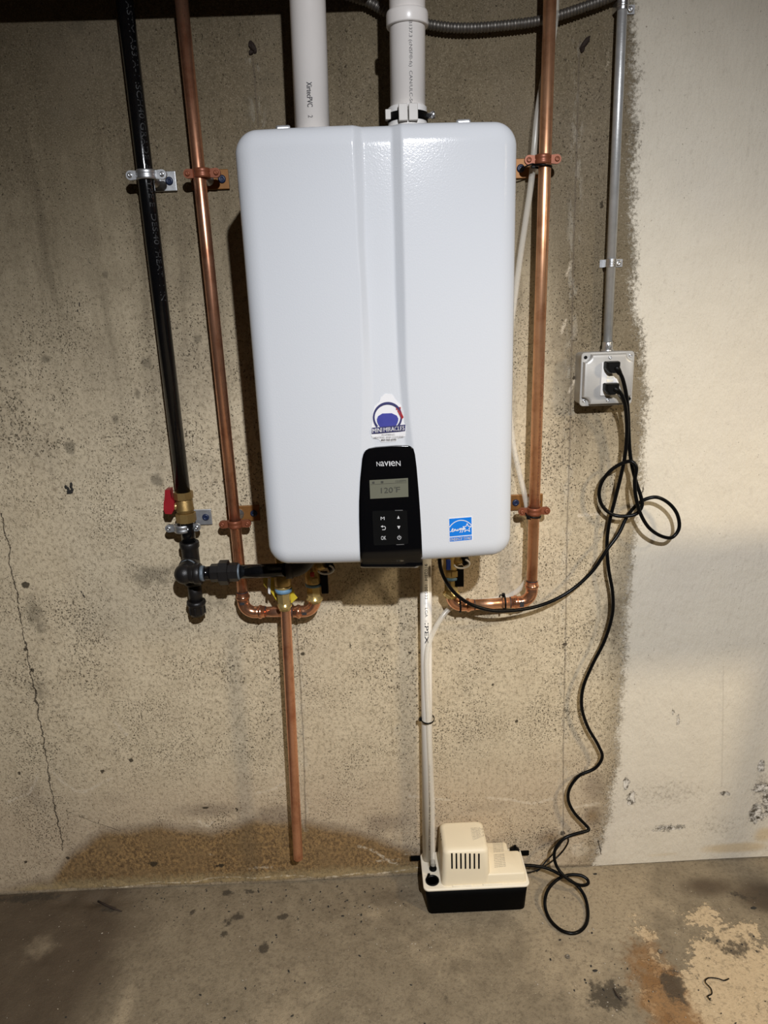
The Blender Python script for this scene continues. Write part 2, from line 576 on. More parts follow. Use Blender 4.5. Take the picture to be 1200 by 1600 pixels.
    n.b.inputs['Specular IOR Level'].default_value = 0.25
    h = n.add(n.mul(fine, 0.5), n.add(n.mul(grain, 0.35), n.mul(mid, 0.8)))
    h = n.sub(h, n.add(n.mul(pit, 0.9), n.mul(cm, 1.6)))
    ph = n.add(n.mul(n.noise(n.scale(P, (1.6, 1, 0.7)), 60, 4, 0.65), 0.9), n.mul(n.noise(P, 22, 3), 0.6))
    ph = n.add(ph, n.mul(n.step(chip, 0.55, 0.62), -0.8))
    hh = n.add(n.mul(h, n.sub(1.0, pm)), n.mul(n.add(ph, 0.5), pm))
    n.bump(hh, 0.75, 0.0040)
    return n.m


def mat_floor():
    n = NT('concrete_floor')
    P = n.pos()
    X, Y, Z = n.xyz(P)
    big = n.noise(P, 4.5, 5.0, 0.6)
    mid = n.noise(P, 17, 5.0, 0.62)
    fine = n.noise(P, 110, 4.0, 0.65)
    grain = n.noise(P, 520, 2.0, 0.7)
    c = n.mix(mid, (0.170, 0.132, 0.084), (0.360, 0.295, 0.198))
    c = n.mix(n.mul(n.step(n.noise(P, 38, 5, 0.7), 0.48, 0.66), 0.40), c, (0.150, 0.118, 0.076))
    c = n.mix(n.step(n.add(n.attr('dark'), n.mul(n.sub(big, 0.5), 0.8)), 0.25, 0.90), c, n.mix(mid, (0.060, 0.042, 0.026), (0.140, 0.102, 0.064)))
    c = n.mix(n.mul(n.step(n.add(n.attr('pale'), n.mul(n.sub(mid, 0.5), 0.9)), 0.25, 0.85), 0.75), c, (0.440, 0.352, 0.232))
    # flaked tan coat on the right
    fl = n.add(n.attr('flake'), n.add(n.mul(n.sub(mid, 0.5), 1.35), n.mul(n.sub(fine, 0.5), 0.65)))
    fm = n.step(fl, 0.47, 0.53)
    c = n.mix(fm, c, n.mix(fine, (0.470, 0.352, 0.211), (0.660, 0.517, 0.331)))
    c = n.mix(n.mul(n.step(n.add(n.attr('rust'), n.mul(n.sub(n.noise(P, 30, 5, 0.7), 0.5), 1.3)), 0.28, 0.85), 0.88), c, n.mix(mid, (0.170, 0.077, 0.022), (0.340, 0.179, 0.065)))
    c = n.mix(n.mul(n.step(n.add(n.attr('oil'), n.mul(n.sub(n.noise(P, 50, 5, 0.7), 0.5), 1.7)), 0.38, 0.72), 0.85), c, (0.050, 0.040, 0.028))
    c = n.mix(n.mul(n.step(n.noise(P, 120, 5, 0.75), 0.47, 0.68), 0.52), c, (0.100, 0.077, 0.050))
    c = n.mix(n.mul(n.step(grain, 0.66, 0.76), 0.35), c, (0.620, 0.526, 0.396))
    sp = n.noise(P, 190, 2.0, 0.6)
    c = n.mix(n.mul(n.step(sp, 0.745, 0.775), 0.8), c, (0.035, 0.026, 0.017))
    c = n.mix(n.mul(n.step(n.noise(n.add(P, 3.3) if False else n.scale(P, (1.1, 0.9, 1)), 240, 1.0), 0.785, 0.81), 0.8), c, (0.720, 0.620, 0.473))
    n.set(Base_Color=c, Roughness=n.add(0.62, n.mul(mid, 0.25)))
    n.b.inputs['Specular IOR Level'].default_value = 0.35
    h = n.add(n.add(n.mul(fine, 0.5), n.mul(grain, 0.35)), n.add(n.mul(mid, 0.7), n.mul(fm, 0.30)))
    n.bump(h, 0.7, 0.0045)
    return n.m


M_WALL = mat_wall()
M_FLOOR = mat_floor()
M_ROOM = plain('rough_concrete', (0.30, 0.26, 0.21), 0.9, 0.0, 0.3, 8, 0.4, 60)


# ------------------------------------------------------------------ room shell
def grid_mesh(name, us, vs, fn, mat):
    nu, nv = len(us), len(vs)
    U, V = np.meshgrid(us, vs)
    co = fn(U.ravel(), V.ravel())
    idx = np.arange(nu * nv).reshape(nv, nu)
    q = np.stack([idx[:-1, :-1], idx[:-1, 1:], idx[1:, 1:], idx[1:, :-1]], -1).reshape(-1, 4)
    me = bpy.data.meshes.new(name)
    me.vertices.add(len(co))
    me.vertices.foreach_set('co', co.ravel())
    me.loops.add(q.size)
    me.loops.foreach_set('vertex_index', q.ravel().astype(np.int32))
    me.polygons.add(len(q))
    me.polygons.foreach_set('loop_start', np.arange(0, q.size, 4, dtype=np.int32))
    me.update(calc_edges=True)
    me.polygons.foreach_set('use_smooth', np.ones(len(q), dtype=bool))
    me.materials.append(mat)
    o = bpy.data.objects.new(name, me)
    sc.collection.objects.link(o)
    return o, co


def add_attr(o, name, val):
    a = o.data.attributes.new(name, 'FLOAT', 'POINT')
    a.data.foreach_set('value', np.ascontiguousarray(val, dtype=np.float32))


def gauss(x, y, spots):
    out = np.zeros_like(x)
    for sx, sy, rx, ry, w in spots:
        out = np.maximum(out, w * np.exp(-((x - sx) / rx) ** 2 - ((y - sy) / ry) ** 2))
    return out


def wall_px(spots):
    """spot centres and radii read off the photograph, as places on the wall"""
    r = []
    for u, v, ru, rv, w in spots:
        p = at(u, v, y=0)
        r.append((p.x, p.z, ru / 790.0, rv / 720.0, w))
    return r


def floor_px(spots):
    r = []
    for u, v, ru, rv, w in spots:
        p = at(u, v, z=0)
        r.append((p.x, p.y, ru / 650.0, rv / 420.0, w))
    return r


CEIL = 2.32
us = np.concatenate([np.linspace(-3.2, -1.0, 12)[:-1], np.arange(-1.0, 1.0, 0.0036), np.linspace(1.0, 3.2, 12)])
vs = np.concatenate([np.arange(0.0, 2.12, 0.0036), [2.2, CEIL]])


def wall_fn(x, z):
    y = 0.0016 * np.sin(x * 7.3 + 1.1) * np.cos(z * 5.1)
    # ragged mortar lip along the foot of the bare concrete
    lip = 0.5 + 0.5 * np.tanh((0.14 - x) / 0.05)
    rag = 0.012 + 0.006 * np.sin(x * 31) + 0.004 * np.sin(x * 83 + 1)
    y = y - lip * 0.005 * np.clip(1.3 - z / np.maximum(rag, 0.004), 0, 1)
    # paint buildup and the broken lump of render at the foot of the paint
    y = y - 0.004 * np.exp(-((x - 0.49) / 0.06) ** 2 - ((z - 0.05) / 0.05) ** 2)
    return np.stack([x, y, z], -1)


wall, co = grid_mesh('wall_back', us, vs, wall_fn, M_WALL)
struct(wall)
X, Z = co[:, 0], co[:, 2]
# edge of the paint, bottom to top
pe = [at(u, v, y=0) for u, v in ((925, 1340), (945, 1290), (962, 1200), (968, 1100), (976, 1000), (985, 880), (1000, 760), (1006, 640), (1003, 540), (990, 470), (988, 330), (990, 210), (992, 120), (988, 60), (985, 0))]
pz = np.array([p.z for p in pe]); px_ = np.array([p.x for p in pe])
add_attr(wall, 'paint', X - np.interp(Z, pz, px_))
# the damp, rust-coloured foot of the wall
rt = [at(u, v, y=0) for u, v in ((0, 1392), (80, 1375), (110, 1335), (160, 1300), (250, 1290), (330, 1300), (400, 1280), (480, 1285), (560, 1300), (640, 1330), (700, 1350))]
top = np.interp(X, [p.x for p in rt], [p.z for p in rt], left=0.0, right=0.0)
rust = np.clip(0.42 + (top - Z) / 0.10, 0, 1) * np.clip((Z - 0.003) / 0.005, 0, 1) * (top > 0.004)
rust = np.maximum(rust, gauss(X, Z, wall_px([(925, 1275, 26, 30, 0.5), (860, 1310, 40, 26, 0.5)])))
add_attr(wall, 'rust', rust)
add_attr(wall, 'damp', gauss(X, Z, wall_px([(330, 1265, 120, 26, .7), (430, 1270, 60, 30, .8), (600, 1285, 80, 40, .7), (50, 1240, 60, 60, .55), (930, 1230, 40, 60, .7), (170, 1250, 90, 30, .5), (760, 1260, 90, 30, .5)])))
lip_l = np.clip(1 - np.abs(Z - 0.012 - 0.005 * np.sin(X * 11) - 0.003 * np.sin(X * 37)) / 0.0065, 0, 1) * (X < 0.16) * (X > -0.78) * 0.95
lime = np.maximum(lip_l, gauss(X, Z, wall_px([(60, 1245, 40, 9, .75), (130, 1235, 30, 8, .7), (320, 1290, 20, 10, .8), (330, 1335, 14, 8, .7), (410, 1355, 60, 7, .8), (780, 1260, 70, 8, .65), (880, 1300, 60, 40, .6), (905, 1325, 46, 26, 1.0), (920, 1258, 40, 6, .85), (915, 762, 12, 20, .75), (905, 803, 36, 4, .7), (925, 1040, 20, 10, .7), (950, 90, 14, 26, .75), (920, 275, 10, 20, .6), (600, 1345, 70, 7, .8), (640, 1335, 30, 8, .8), (75, 1130, 8, 10, .6)])))
add_attr(wall, 'lime', lime)
add_attr(wall, 'dark', gauss(X, Z, wall_px([(240, 900, 70, 30, .75), (55, 960, 30, 60, .7), (60, 1080, 40, 60, .55), (590, 1000, 60, 60, .5), (880, 560, 30, 120, .45), (890, 330, 14, 90, .5), (960, 960, 40, 90, .75), (330, 940, 60, 40, .6), (880, 640, 16, 80, .45), (110, 700, 12, 14, 1.0), (245, 750, 16, 14, .9), (180, 655, 10, 9, .9), (310, 530, 9, 8, .9), (165, 430, 7, 7, .9), (70, 560, 10, 9, .8), (215, 615, 8, 12, .9), (228, 568, 14, 12, .85), (390, 180, 26, 60, .55), (420, 130, 30, 80, .5), (120, 40, 22, 18, .7)])))  # mostly dark blotches; the last spot paints in a soft shadow
grime = gauss(X, Z, wall_px([(1040, 1240, 140, 50, .60), (1120, 1290, 90, 40, .55), (1000, 1300, 70, 30, .45), (1190, 1230, 30, 60, .7), (1090, 1190, 60, 60, .35)]))
add_attr(wall, 'grime', grime)
add_attr(wall, 'chip', gauss(X, Z, wall_px([(978, 1224, 10, 16, 1.0), (986, 1248, 11, 20, 1.0), (1190, 1232, 22, 14, 1.0), (1182, 1272, 18, 26, 1.1), (1190, 1197, 9, 16, 1.0), (1205, 1250, 22, 50, 1.0), (1045, 1294, 50, 11, .78), (1132, 1240, 16, 9, .72), (1060, 1125, 6, 16, .75), (1052, 1112, 5, 8, .75), (938, 1318, 8, 24, .62)])))
add_attr(wall, 'ochre', gauss(X, Z, wall_px([(1150, 1325, 90, 14, .95), (1195, 1305, 30, 22, .9), (1040, 1335, 60, 8, .6)])))


def near_line(lines):
    out = np.full_like(X, 1.0)
    for pts in lines:
        w = [at(u, v, y=0) for u, v in pts]
        for a, b in zip(w[:-1], w[1:]):
            ax_, az_, dx, dz = a.x, a.z, b.x - a.x, b.z - a.z
            m_ = (np.abs(X - (ax_ + b.x) / 2) < abs(dx) / 2 + 0.04) & (np.abs(Z - (az_ + b.z) / 2) < abs(dz) / 2 + 0.04)
            t = np.clip(((X[m_] - ax_) * dx + (Z[m_] - az_) * dz) / (dx * dx + dz * dz), 0, 1)
            out[m_] = np.minimum(out[m_], np.hypot(X[m_] - ax_ - t * dx, Z[m_] - az_ - t * dz))
    return out


add_attr(wall, 'limeline', near_line([[(14, 1252), (30, 1246), (45, 1240), (54, 1226), (60, 1210)], [(84, 1208), (100, 1224), (118, 1236), (132, 1238), (150, 1228), (175, 1216)], [(400, 1240), (430, 1232), (448, 1222)], [(310, 1282), (325, 1290), (332, 1284)], [(760, 1246), (800, 1250), (830, 1256), (862, 1248)], [(890, 1263), (915, 1258), (935, 1254)],
                                      [(560, 1322), (585, 1330), (610, 1348), (620, 1350)], [(905, 805), (945, 803)], [(640, 1244), (700, 1250)], [(890, 612), (906, 575)], [(886, 430), (892, 408)], [(878, 520), (884, 500)], [(180, 1128), (198, 1148)]]))
add_attr(wall, 'hole', gauss(X, Z, wall_px([(40, 914, 9, 7, 1.0), (51, 1046, 4, 5, 1.0), (40, 1014, 5, 5, .9), (473, 1022, 5, 4, 1.0), (106, 1341, 6, 5, .9), (40, 1347, 4, 4, 1.0), (321, 1262, 9, 3, .9), (406, 1035, 5, 2, .8), (807, 1127, 4, 4, 1.0), (883, 1007, 6, 4, 1.0), (879, 1301, 6, 6, 1.0), (897, 590, 4, 4, .9), (205, 1188, 6, 5, .9), (160, 1205, 7, 5, .8), (30, 1208, 5, 5, .8), (370, 1265, 6, 7, .7), (345, 1352, 14, 6, .8), (240, 1350, 16, 10, .7), (940, 320, 5, 7, .8), (640, 1020, 6, 5, .7), (547, 1010, 3, 14, .6), (770, 1070, 4, 4, .8)])))


def line_attr(lines):
    out = np.full_like(X, 9.0)
    for pts in lines:
        w = sorted([at(u, v, y=0) for u, v in pts], key=lambda p: p.z)
        zz = np.array([p.z for p in w]); xx = np.array([p.x for p in w])
        d = X - np.interp(Z, zz, xx)
        d = d + np.sign(d) * 40 * (np.clip(zz[0] - Z, 0, None) + np.clip(Z - zz[-1], 0, None))
        out = np.where(np.abs(d) < np.abs(out), d, out)
    return out


add_attr(wall, 'crack', line_attr([[(1, 800), (12, 850), (18, 895), (24, 915), (32, 965), (46, 1040), (60, 1110), (72, 1180), (78, 1225), (88, 1270), (98, 1330)],
                                   [(1004, 760), (1000, 800)], [(120, 1275), (190, 1300)], [(935, 1310), (938, 1335)]]))
add_attr(wall, 'seam', line_attr([[(906, 60), (900, 270), (895, 420), (890, 700), (886, 830), (884, 980), (880, 1180), (880, 1310)],
                                  [(462, 960), (470, 1080), (475, 1180), (478, 1300)], [(1130, 1040), (1128, 1230)], [(395, 90), (404, 200)]]))

us = np.concatenate([np.linspace(-3.2, -1.0, 12)[:-1], np.arange(-1.0, 1.0, 0.006), np.linspace(1.0, 3.2, 12)])
vs = np.concatenate([np.linspace(-4.2, -0.6, 14)[:-1], np.arange(-0.6, 0.05, 0.006)])


def floor_fn(x, y):
    z = 0.0022 * np.sin(x * 9 + y * 4) * np.cos(y * 11 - x * 3) - 0.0022
    hole = np.exp(-((x + 0.79) / 0.10) ** 2 - ((y + 0.035) / 0.02) ** 2)
    z = z - 0.012 * hole * (0.6 + 0.4 * np.sin(x * 70))
    return np.stack([x, y, z], -1)


floor, co = grid_mesh('floor', us, vs, floor_fn, M_FLOOR)
struct(floor)
X, Y = co[:, 0], co[:, 1]
add_attr(floor, 'dark', np.maximum(np.clip((-0.50 - X) / 0.30, 0, 0.85), gauss(X, Y, floor_px([(60, 1420, 120, 50, 1.0), (130, 1460, 120, 60, .9), (30, 1560, 80, 60, .8), (1190, 1400, 60, 30, .95), (1110, 1385, 60, 18, .8), (520, 1420, 40, 24, .45), (600, 1400, 60, 20, .5), (200, 1500, 60, 40, .5)]))))  # darker tone; the far-right spots are shade painted into the floor
add_attr(floor, 'pale', gauss(X, Y, floor_px([(900, 1400, 150, 80, 1.0), (900, 1500, 120, 60, .7), (700, 1480, 100, 50, .5), (190, 1590, 20, 40, .7), (450, 1560, 60, 60, .55), (590, 1425, 50, 14, .6), (950, 1480, 100, 40, .5), (280, 1380, 90, 8, .5), (60, 1480, 40, 20, .55)])))
add_attr(floor, 'flake', gauss(X, Y, floor_px([(1190, 1560, 110, 80, 1.0), (1080, 1570, 70, 60, .85), (1100, 1430, 50, 26, .62), (1150, 1470, 60, 40, .72), (1020, 1460, 50, 40, .5)])))
add_attr(floor, 'rust', gauss(X, Y, floor_px([(1040, 1560, 46, 70, 1.0), (1005, 1500, 20, 30, .8), (1070, 1600, 40, 30, .9)])))
add_attr(floor, 'oil', gauss(X, Y, floor_px([(950, 1555, 36, 18, .95), (1052, 1540, 20, 20, 1.0), (412, 1480, 10, 8, 1.0), (355, 1440, 10, 8, .8), (1150, 1480, 36, 18, .7), (355, 1395, 10, 5, .9), (390, 1392, 10, 5, .9), (1160, 1400, 60, 12, .5), (50, 1402, 60, 7, .9), (170, 1418, 20, 8, .7), (370, 1432, 14, 6, .9), (440, 1432, 12, 5, .9), (350, 1460, 8, 5, .9), (300, 1425, 8, 5, .8), (700, 1560, 14, 6, .5)])))  # oil and dark specks; wide thin spots darken the trench and right rear

for nm, c, s in (('wall_left', (-3.25, -2.1, CEIL / 2), (0.1, 4.3, CEIL)), ('wall_right', (3.25, -2.1, CEIL / 2), (0.1, 4.3, CEIL)), ('wall_front', (0, -4.25, CEIL / 2), (6.6, 0.1, CEIL))):
    struct(MB().box(c, s).build(nm, M_ROOM))
struct(MB().box((0, -2.1, CEIL + 0.04), (6.6, 4.4, 0.08)).build('ceiling', M_WOOD))
# unseen board added above the view to shade the wall's upper left
struct(MB().box((-1.42, -0.11, 2.154), (2.86, 0.05, 0.332)).build('shade_board_1', M_WOOD))


# trestle added just right of the view, unseen; its deep beam shades the painted wall
trestle = thing('shade_trestle', 'wooden trestle added out of view to shade the painted wall at the right', 'shade_trestle', (1.38, -0.42, 0))
MB().box((1.40, -0.42, 1.107), (1.16, 0.038, 0.204), bev=0.002).build('beam', M_WOOD, trestle)
for xx in (1.14, 1.80):
    for sy in (-1, 1):
        MB().tube([(xx, -0.42 + sy * 0.035, 1.16), (xx, -0.42 + sy * 0.25, 0.012)], 0.026, 4).build('leg', M_WOOD, trestle)


# ------------------------------------------------------------------ water heater
HB, HT, HW = 1.0005, 1.7145, 0.2205
HEDGE = 0.030


def bulge(x):
    return 0.014 * (1 - (x / HW) ** 2)


YF = -0.3215
RC = 0.036


def edge_dist(x, z):
    """distance inside the rounded outline of the front"""
    hx, hz = HW, (HT - HB) / 2
    ax, az = np.abs(x), np.abs(z - (HT + HB) / 2)
    qx, qz = ax - (hx - RC), az - (hz - RC)
    ins = np.minimum(np.maximum(qx, qz), 0)
    out = np.hypot(np.maximum(qx, 0), np.maximum(qz, 0))
    return RC - (ins + out)


def base_y(x, z):
    d = np.clip(edge_dist(x, z), 0, HEDGE)
    rnd = HEDGE - np.sqrt(np.maximum(HEDGE**2 - (HEDGE - d) ** 2, 0))
    return YF - bulge(x) + rnd * 0.75


def on_front(u, v, off=0.0):
    y = YF - 0.008
    for _ in range(6):
        p = at(u, v, y=y)
        y = float(base_y(np.array(p.x), np.array(p.z))) - off
    return at(u, v, y=y)


chan = {}
for key, pts in dict(lo=((551, 197), (556, 300), (559, 380), (563, 440), (567, 560), (567.5, 600), (567, 650), (565, 700), (561, 790), (561.5, 830), (563, 886)),
                     li=((565, 197), (569, 300), (570, 380), (573, 440), (580, 560), (582, 600), (583, 650), (584, 700), (582, 790), (582, 886)),
                     ri=((612, 197), (615, 300), (617, 380), (618, 440), (622, 560), (625, 600), (629, 650), (634, 700), (640, 790), (642, 886)),
                     ro=((627, 197), (629, 300), (631, 380), (632.5, 440), (635, 560), (637, 600), (640, 650), (646, 700), (655, 790), (658, 830), (661, 886))).items():
    w = sorted([on_front(*p) for p in pts], key=lambda p: p.z)
    chan[key] = (np.array([p.z for p in w]), np.array([p.x for p in w]))
CH_D = 0.0125
Z_P, Z_T = on_front(605, 697).z, on_front(605, 420).z


def channel(x, z):
    lo, li, ri, ro = [np.interp(z, *chan[k]) for k in ('lo', 'li', 'ri', 'ro')]
    a = np.clip((x - lo) / (li - lo), 0, 1)
    b = np.clip((ro - x) / (ro - ri), 0, 1)
    s = np.minimum(a, b)
    k_ = np.clip((z - Z_P) / (Z_T - Z_P), 0, 1)
    return CH_D * s * (0.50 + 0.50 * k_ * k_ * (3 - 2 * k_))


def front_y(x, z):
    return base_y(x, z) + channel(x, z)


heater = thing('water_heater', 'white enamelled wall mounted tankless water heater with black control panel', 'water heater', (0, -0.16, HB))


def edge_steps(n, lo, hi, e):
    a = lo + e * (1 - np.cos(np.linspace(0, math.pi / 2, 14)))
    b = hi - e * (1 - np.cos(np.linspace(0, math.pi / 2, 14)))[::-1]
    return np.concatenate([a[:-1], np.linspace(a[-1], b[0], n), b[1:]])


xs = edge_steps(170, -HW, HW, RC)
zs = edge_steps(150, HB, HT, RC)
nx, nz = len(xs), len(zs)
GX, GZ = np.meshgrid(xs, zs)
hx, hz, mz = HW, (HT - HB) / 2, (HT + HB) / 2
A = np.clip((np.abs(GX) - (hx - RC)) / RC, 0, 1)
B = np.clip((np.abs(GZ - mz) - (hz - RC)) / RC, 0, 1)
A2, B2 = A * np.sqrt(1 - B * B / 2), B * np.sqrt(1 - A * A / 2)
GX = np.where((A > 0) & (B > 0), np.sign(GX) * (hx - RC + RC * A2), GX)
GZ = np.where((A > 0) & (B > 0), mz + np.sign(GZ - mz) * (hz - RC + RC * B2), GZ)
GY = front_y(GX, GZ)
mb = MB()
rows = [[mb.bm.verts.new((GX[j, i], GY[j, i], GZ[j, i])) for i in range(nx)] for j in range(nz)]
for j in range(nz - 1):
    for i in range(nx - 1):
        f = mb.bm.faces.new((rows[j][i], rows[j][i + 1], rows[j + 1][i + 1], rows[j + 1][i]))
        f.smooth = True
ring = [rows[0][i] for i in range(nx)] + [rows[j][-1] for j in range(1, nz)] + [rows[-1][i] for i in range(nx - 2, -1, -1)] + [rows[j][0] for j in range(nz - 2, 0, -1)]
back = [mb.bm.verts.new((v.co.x, -0.085, v.co.z)) for v in ring]
k = len(ring)
for i in range(k):
    f = mb.bm.faces.new((ring[i], back[i], back[(i + 1) % k], ring[(i + 1) % k]))
    f.smooth = True
mb.bm.faces.new(back)
cover = mb.build('front_cover', M_ENAMEL, heater)
mb = MB()
mb.loft([[Vector((p.x, y, p.y)) for p in rrect(-HW + 0.006, HW - 0.006, HB + 0.006, HT - 0.006, 0.03, 0)] for y in (-0.086, -0.012)])
mb.build('rear_chassis', M_CHASSIS, heater)
# little latch hooks on the top edge
for u in (441, 725):
    p = at(u, 189, y=-0.27)
    mb = MB()
    mb.box((p.x, -0.262, HT + 0.006), (0.024, 0.012, 0.016), bev=0.0035)
    mb.box((p.x, -0.262, HT + 0.002), (0.030, 0.016, 0.006), bev=0.002)
    mb.build('latch', M_GALV, heater)

# black control panel lying in the foot of the channel
pout = [(566, 716), (568, 708), (573, 702), (581, 699.5), (600, 698), (620, 696.5), (634, 695.5), (641, 697), (646, 701), (648.5, 710), (651, 730), (654, 765), (656.5, 800), (658.5, 835), (660.5, 884), (612, 885.5), (563.5, 887), (562, 850), (561, 810), (561, 785), (562.5, 750)]
mb = MB()


def span(v):
    xs_ = []
    n = len(pout)
    for i in range(n):
        (x0, y0), (x1, y1) = pout[i], pout[(i + 1) % n]
        if (y0 - v) * (y1 - v) <= 0 and y0 != y1:
            xs_.append(x0 + (x1 - x0) * (v - y0) / (y1 - y0))
    return min(xs_), max(xs_)


vv = [696.6, 697.6, 699, 701, 703.5, 706.5, 710, 714, 716, 718, 722] + list(np.linspace(730, 876, 20)) + [879, 881.5, 883.5, 884.2]
NS = 26
prow = []
for v in vv:
    a, b = span(v)
    lift = 0.0012 + 0.0022 * min(1.0, max(0.0, (v - 697) / 19.0))
    rowp = []
    for i in range(NS + 1):
        s = i / NS
        edge = min(1.0, min(s, 1 - s) * 14)
        p = on_front(a + (b - a) * s, v + 0.0, 0)
        y = float(base_y(np.array(p.x), np.array(p.z))) - lift * (0.45 + 0.55 * edge)
        rowp.append(Vector((p.x, y, p.z)))
    prow.append(rowp)
bot = prow[-1]
prow.append([Vector((p.x, p.y + 0.004, p.z - 0.004)) for p in bot])
prow.append([Vector((p.x, p.y + 0.03, HB - 0.0035)) for p in bot])
fr = [[mb.bm.verts.new(p) for p in r] for r in prow]
bk = [[mb.bm.verts.new(p + Vector((0, 0.015, 0.0 if k_ < len(prow) - 2 else 0.004))) for p in r] for k_, r in enumerate(prow)]
for g in (fr, bk):
    for a, b in zip(g[:-1], g[1:]):
        for i in range(NS):
            f = mb.bm.faces.new((a[i], a[i + 1], b[i + 1], b[i]))
            f.smooth = True
for i in range(NS):
    mb.bm.faces.new((fr[0][i], fr[0][i + 1], bk[0][i + 1], bk[0][i]))
    mb.bm.faces.new((fr[-1][i], fr[-1][i + 1], bk[-1][i + 1], bk[-1][i]))
for j in range(len(fr) - 1):
    for c_ in (0, NS):
        mb.bm.faces.new((fr[j][c_], fr[j + 1][c_], bk[j + 1][c_], bk[j][c_]))
panel = mb.build('control_panel', M_GLOSS, heater)
PO = 0.0040


def quad(tl, tr, br, bl, off, sunk=False):
    """unit square -> front of the heater, from four corners in the photograph"""
    def fn(s, t):
        u = (tl[0] * (1 - s) + tr[0] * s) * t + (bl[0] * (1 - s) + br[0] * s) * (1 - t)
        v = (tl[1] * (1 - s) + tr[1] * s) * t + (bl[1] * (1 - s) + br[1] * s) * (1 - t)
        p = on_front(u, v)
        y = float((front_y if sunk else base_y)(np.array(p.x), np.array(p.z)))
        p = at(u, v, y=y - off)
        return p
    return fn


def patch(mb, fn, pts, back=0.0015, n=1):
    """flat plate over the polygon pts of the unit square"""
    a = [mb.bm.verts.new(fn(s, t)) for s, t in pts]
    b = [mb.bm.verts.new(v.co + Vector((0, back, 0))) for v in a]
    k = len(a)
    mb.bm.faces.new(a)
    mb.bm.faces.new(b[::-1])
    for i in range(k):
        mb.bm.faces.new((a[i], b[i], b[(i + 1) % k], a[(i + 1) % k]))


SQ = [(0, 0), (1, 0), (1, 1), (0, 1)]


def sub(fn, s0, s1, t0, t1):
    return lambda s, t: fn(s0 + (s1 - s0) * s, t0 + (t1 - t0) * t)


def stroke(mb, fn, pts, w):
    """ribbon of width w (unit square x) along pts"""
    for (a0, b0), (a1, b1) in zip(pts[:-1], pts[1:]):
        dx, dy = a1 - a0, b1 - b0
        l = math.hypot(dx, dy) or 1
        nx_, ny_ = -dy / l * w / 2, dx / l * w / 2
        ex, ey = dx / l * w * 0.3, dy / l * w * 0.3
        q = [(a0 + nx_ - ex, b0 + ny_ - ey), (a1 + nx_ + ex, b1 + ny_ + ey), (a1 - nx_ + ex, b1 - ny_ + ey), (a0 - nx_ - ex, b0 - ny_ - ey)]
        mb.bm.faces.new([mb.bm.verts.new(fn(*p)) for p in q])


# brand lettering
lg = quad((588, 721.5), (625.5, 720), (626, 728), (588.5, 728.5), PO + 0.0004)
mb = MB()
wv = [('N', 0.0, 0.155), ('a', 0.175, 0.32), ('v', 0.325, 0.50), ('I', 0.525, 0.575), ('e', 0.60, 0.775), ('N', 0.81, 1.0)]
for ch, s0, s1 in wv:
    add_text(mb, ch, sub(lg, s0, s1, 0, 1))
mb.build('lettering', M_PRINT, panel)
# display
sc_q = quad((577.3, 750.5), (637.5, 747), (638.2, 776.2), (578.5, 779.5), PO + 0.0002)
mb = MB(); patch(mb, sc_q, SQ)
screen = mb.build('display_screen', M_LCD, panel)
sc_q2 = quad((577.3, 750.5), (637.5, 747), (638.2, 776.2), (578.5, 779.5), PO + 0.0008)
mb = MB()
add_text(mb, '120', sub(sc_q2, 0.29, 0.60, 0.27, 0.56), 0.0)
add_text(mb, 'o', sub(sc_q2, 0.635, 0.675, 0.49, 0.58))
add_text(mb, 'F', sub(sc_q2, 0.685, 0.79, 0.28, 0.56), 0.0)
stroke(mb, sc_q2, [(0.03, 0.77), (0.97, 0.77)], 0.012)
patch(mb, sub(sc_q2, 0.07, 0.13, 0.81, 0.92), SQ)
patch(mb, sub(sc_q2, 0.30, 0.36, 0.81, 0.92), SQ)
add_text(mb, '12:00PM', sub(sc_q2, 0.68, 0.95, 0.82, 0.92))
mb.build('lettering', M_LCDINK, panel)
# touch pad
pad_q = quad((581.5, 798.5), (636, 797.5), (638, 850), (584, 852.5), PO + 0.0004)
mb = MB()
patch(mb, pad_q, [(0.03, 0), (0.97, 0), (1, 0.03), (1, 0.97), (0.97, 1), (0.03, 1), (0, 0.97), (0, 0.03)], 0.002)
mb.build('touch_pad', plain('pad_gloss', (0.006, 0.006, 0.006), 0.09, 0.0, 0.1), panel)
pq = quad((581.5, 798.5), (636, 797.5), (638, 850), (584, 852.5), PO + 0.0009)
mb = MB()
add_text(mb, 'M', sub(pq, 0.235, 0.345, 0.735, 0.825))
add_text(mb, 'OK', sub(pq, 0.22, 0.365, 0.155, 0.265))
stroke(mb, pq, [(0.26, 0.545), (0.335, 0.545), (0.36, 0.52), (0.36, 0.475), (0.335, 0.45), (0.27, 0.45)], 0.018)
mb.bm.faces.new([mb.bm.verts.new(pq(*p)) for p in ((0.225, 0.545), (0.285, 0.58), (0.285, 0.51))])
mb.bm.faces.new([mb.bm.verts.new(pq(*p)) for p in ((0.705, 0.76), (0.785, 0.76), (0.745, 0.85))])
mb.bm.faces.new([mb.bm.verts.new(pq(*p)) for p in ((0.70, 0.545), (0.79, 0.545), (0.745, 0.45))])
stroke(mb, pq, [(0.745 + 0.05 * math.sin(q), 0.20 + 0.052 * math.cos(q)) for q in np.linspace(0.7, 2 * math.pi - 0.7, 14)], 0.016)
stroke(mb, pq, [(0.745, 0.20), (0.745, 0.265)], 0.016)
mb.build('button_symbols', M_PRINT, panel)
for (s0, s1, t) in ((0.66, 0.87, 1.005), (0.66, 0.87, -0.005)):
    mb = MB()
    stroke(mb, pq, [(s0, t), (s1, t)], 0.022)
    mb.build('pad_trim', M_ZINC, panel)

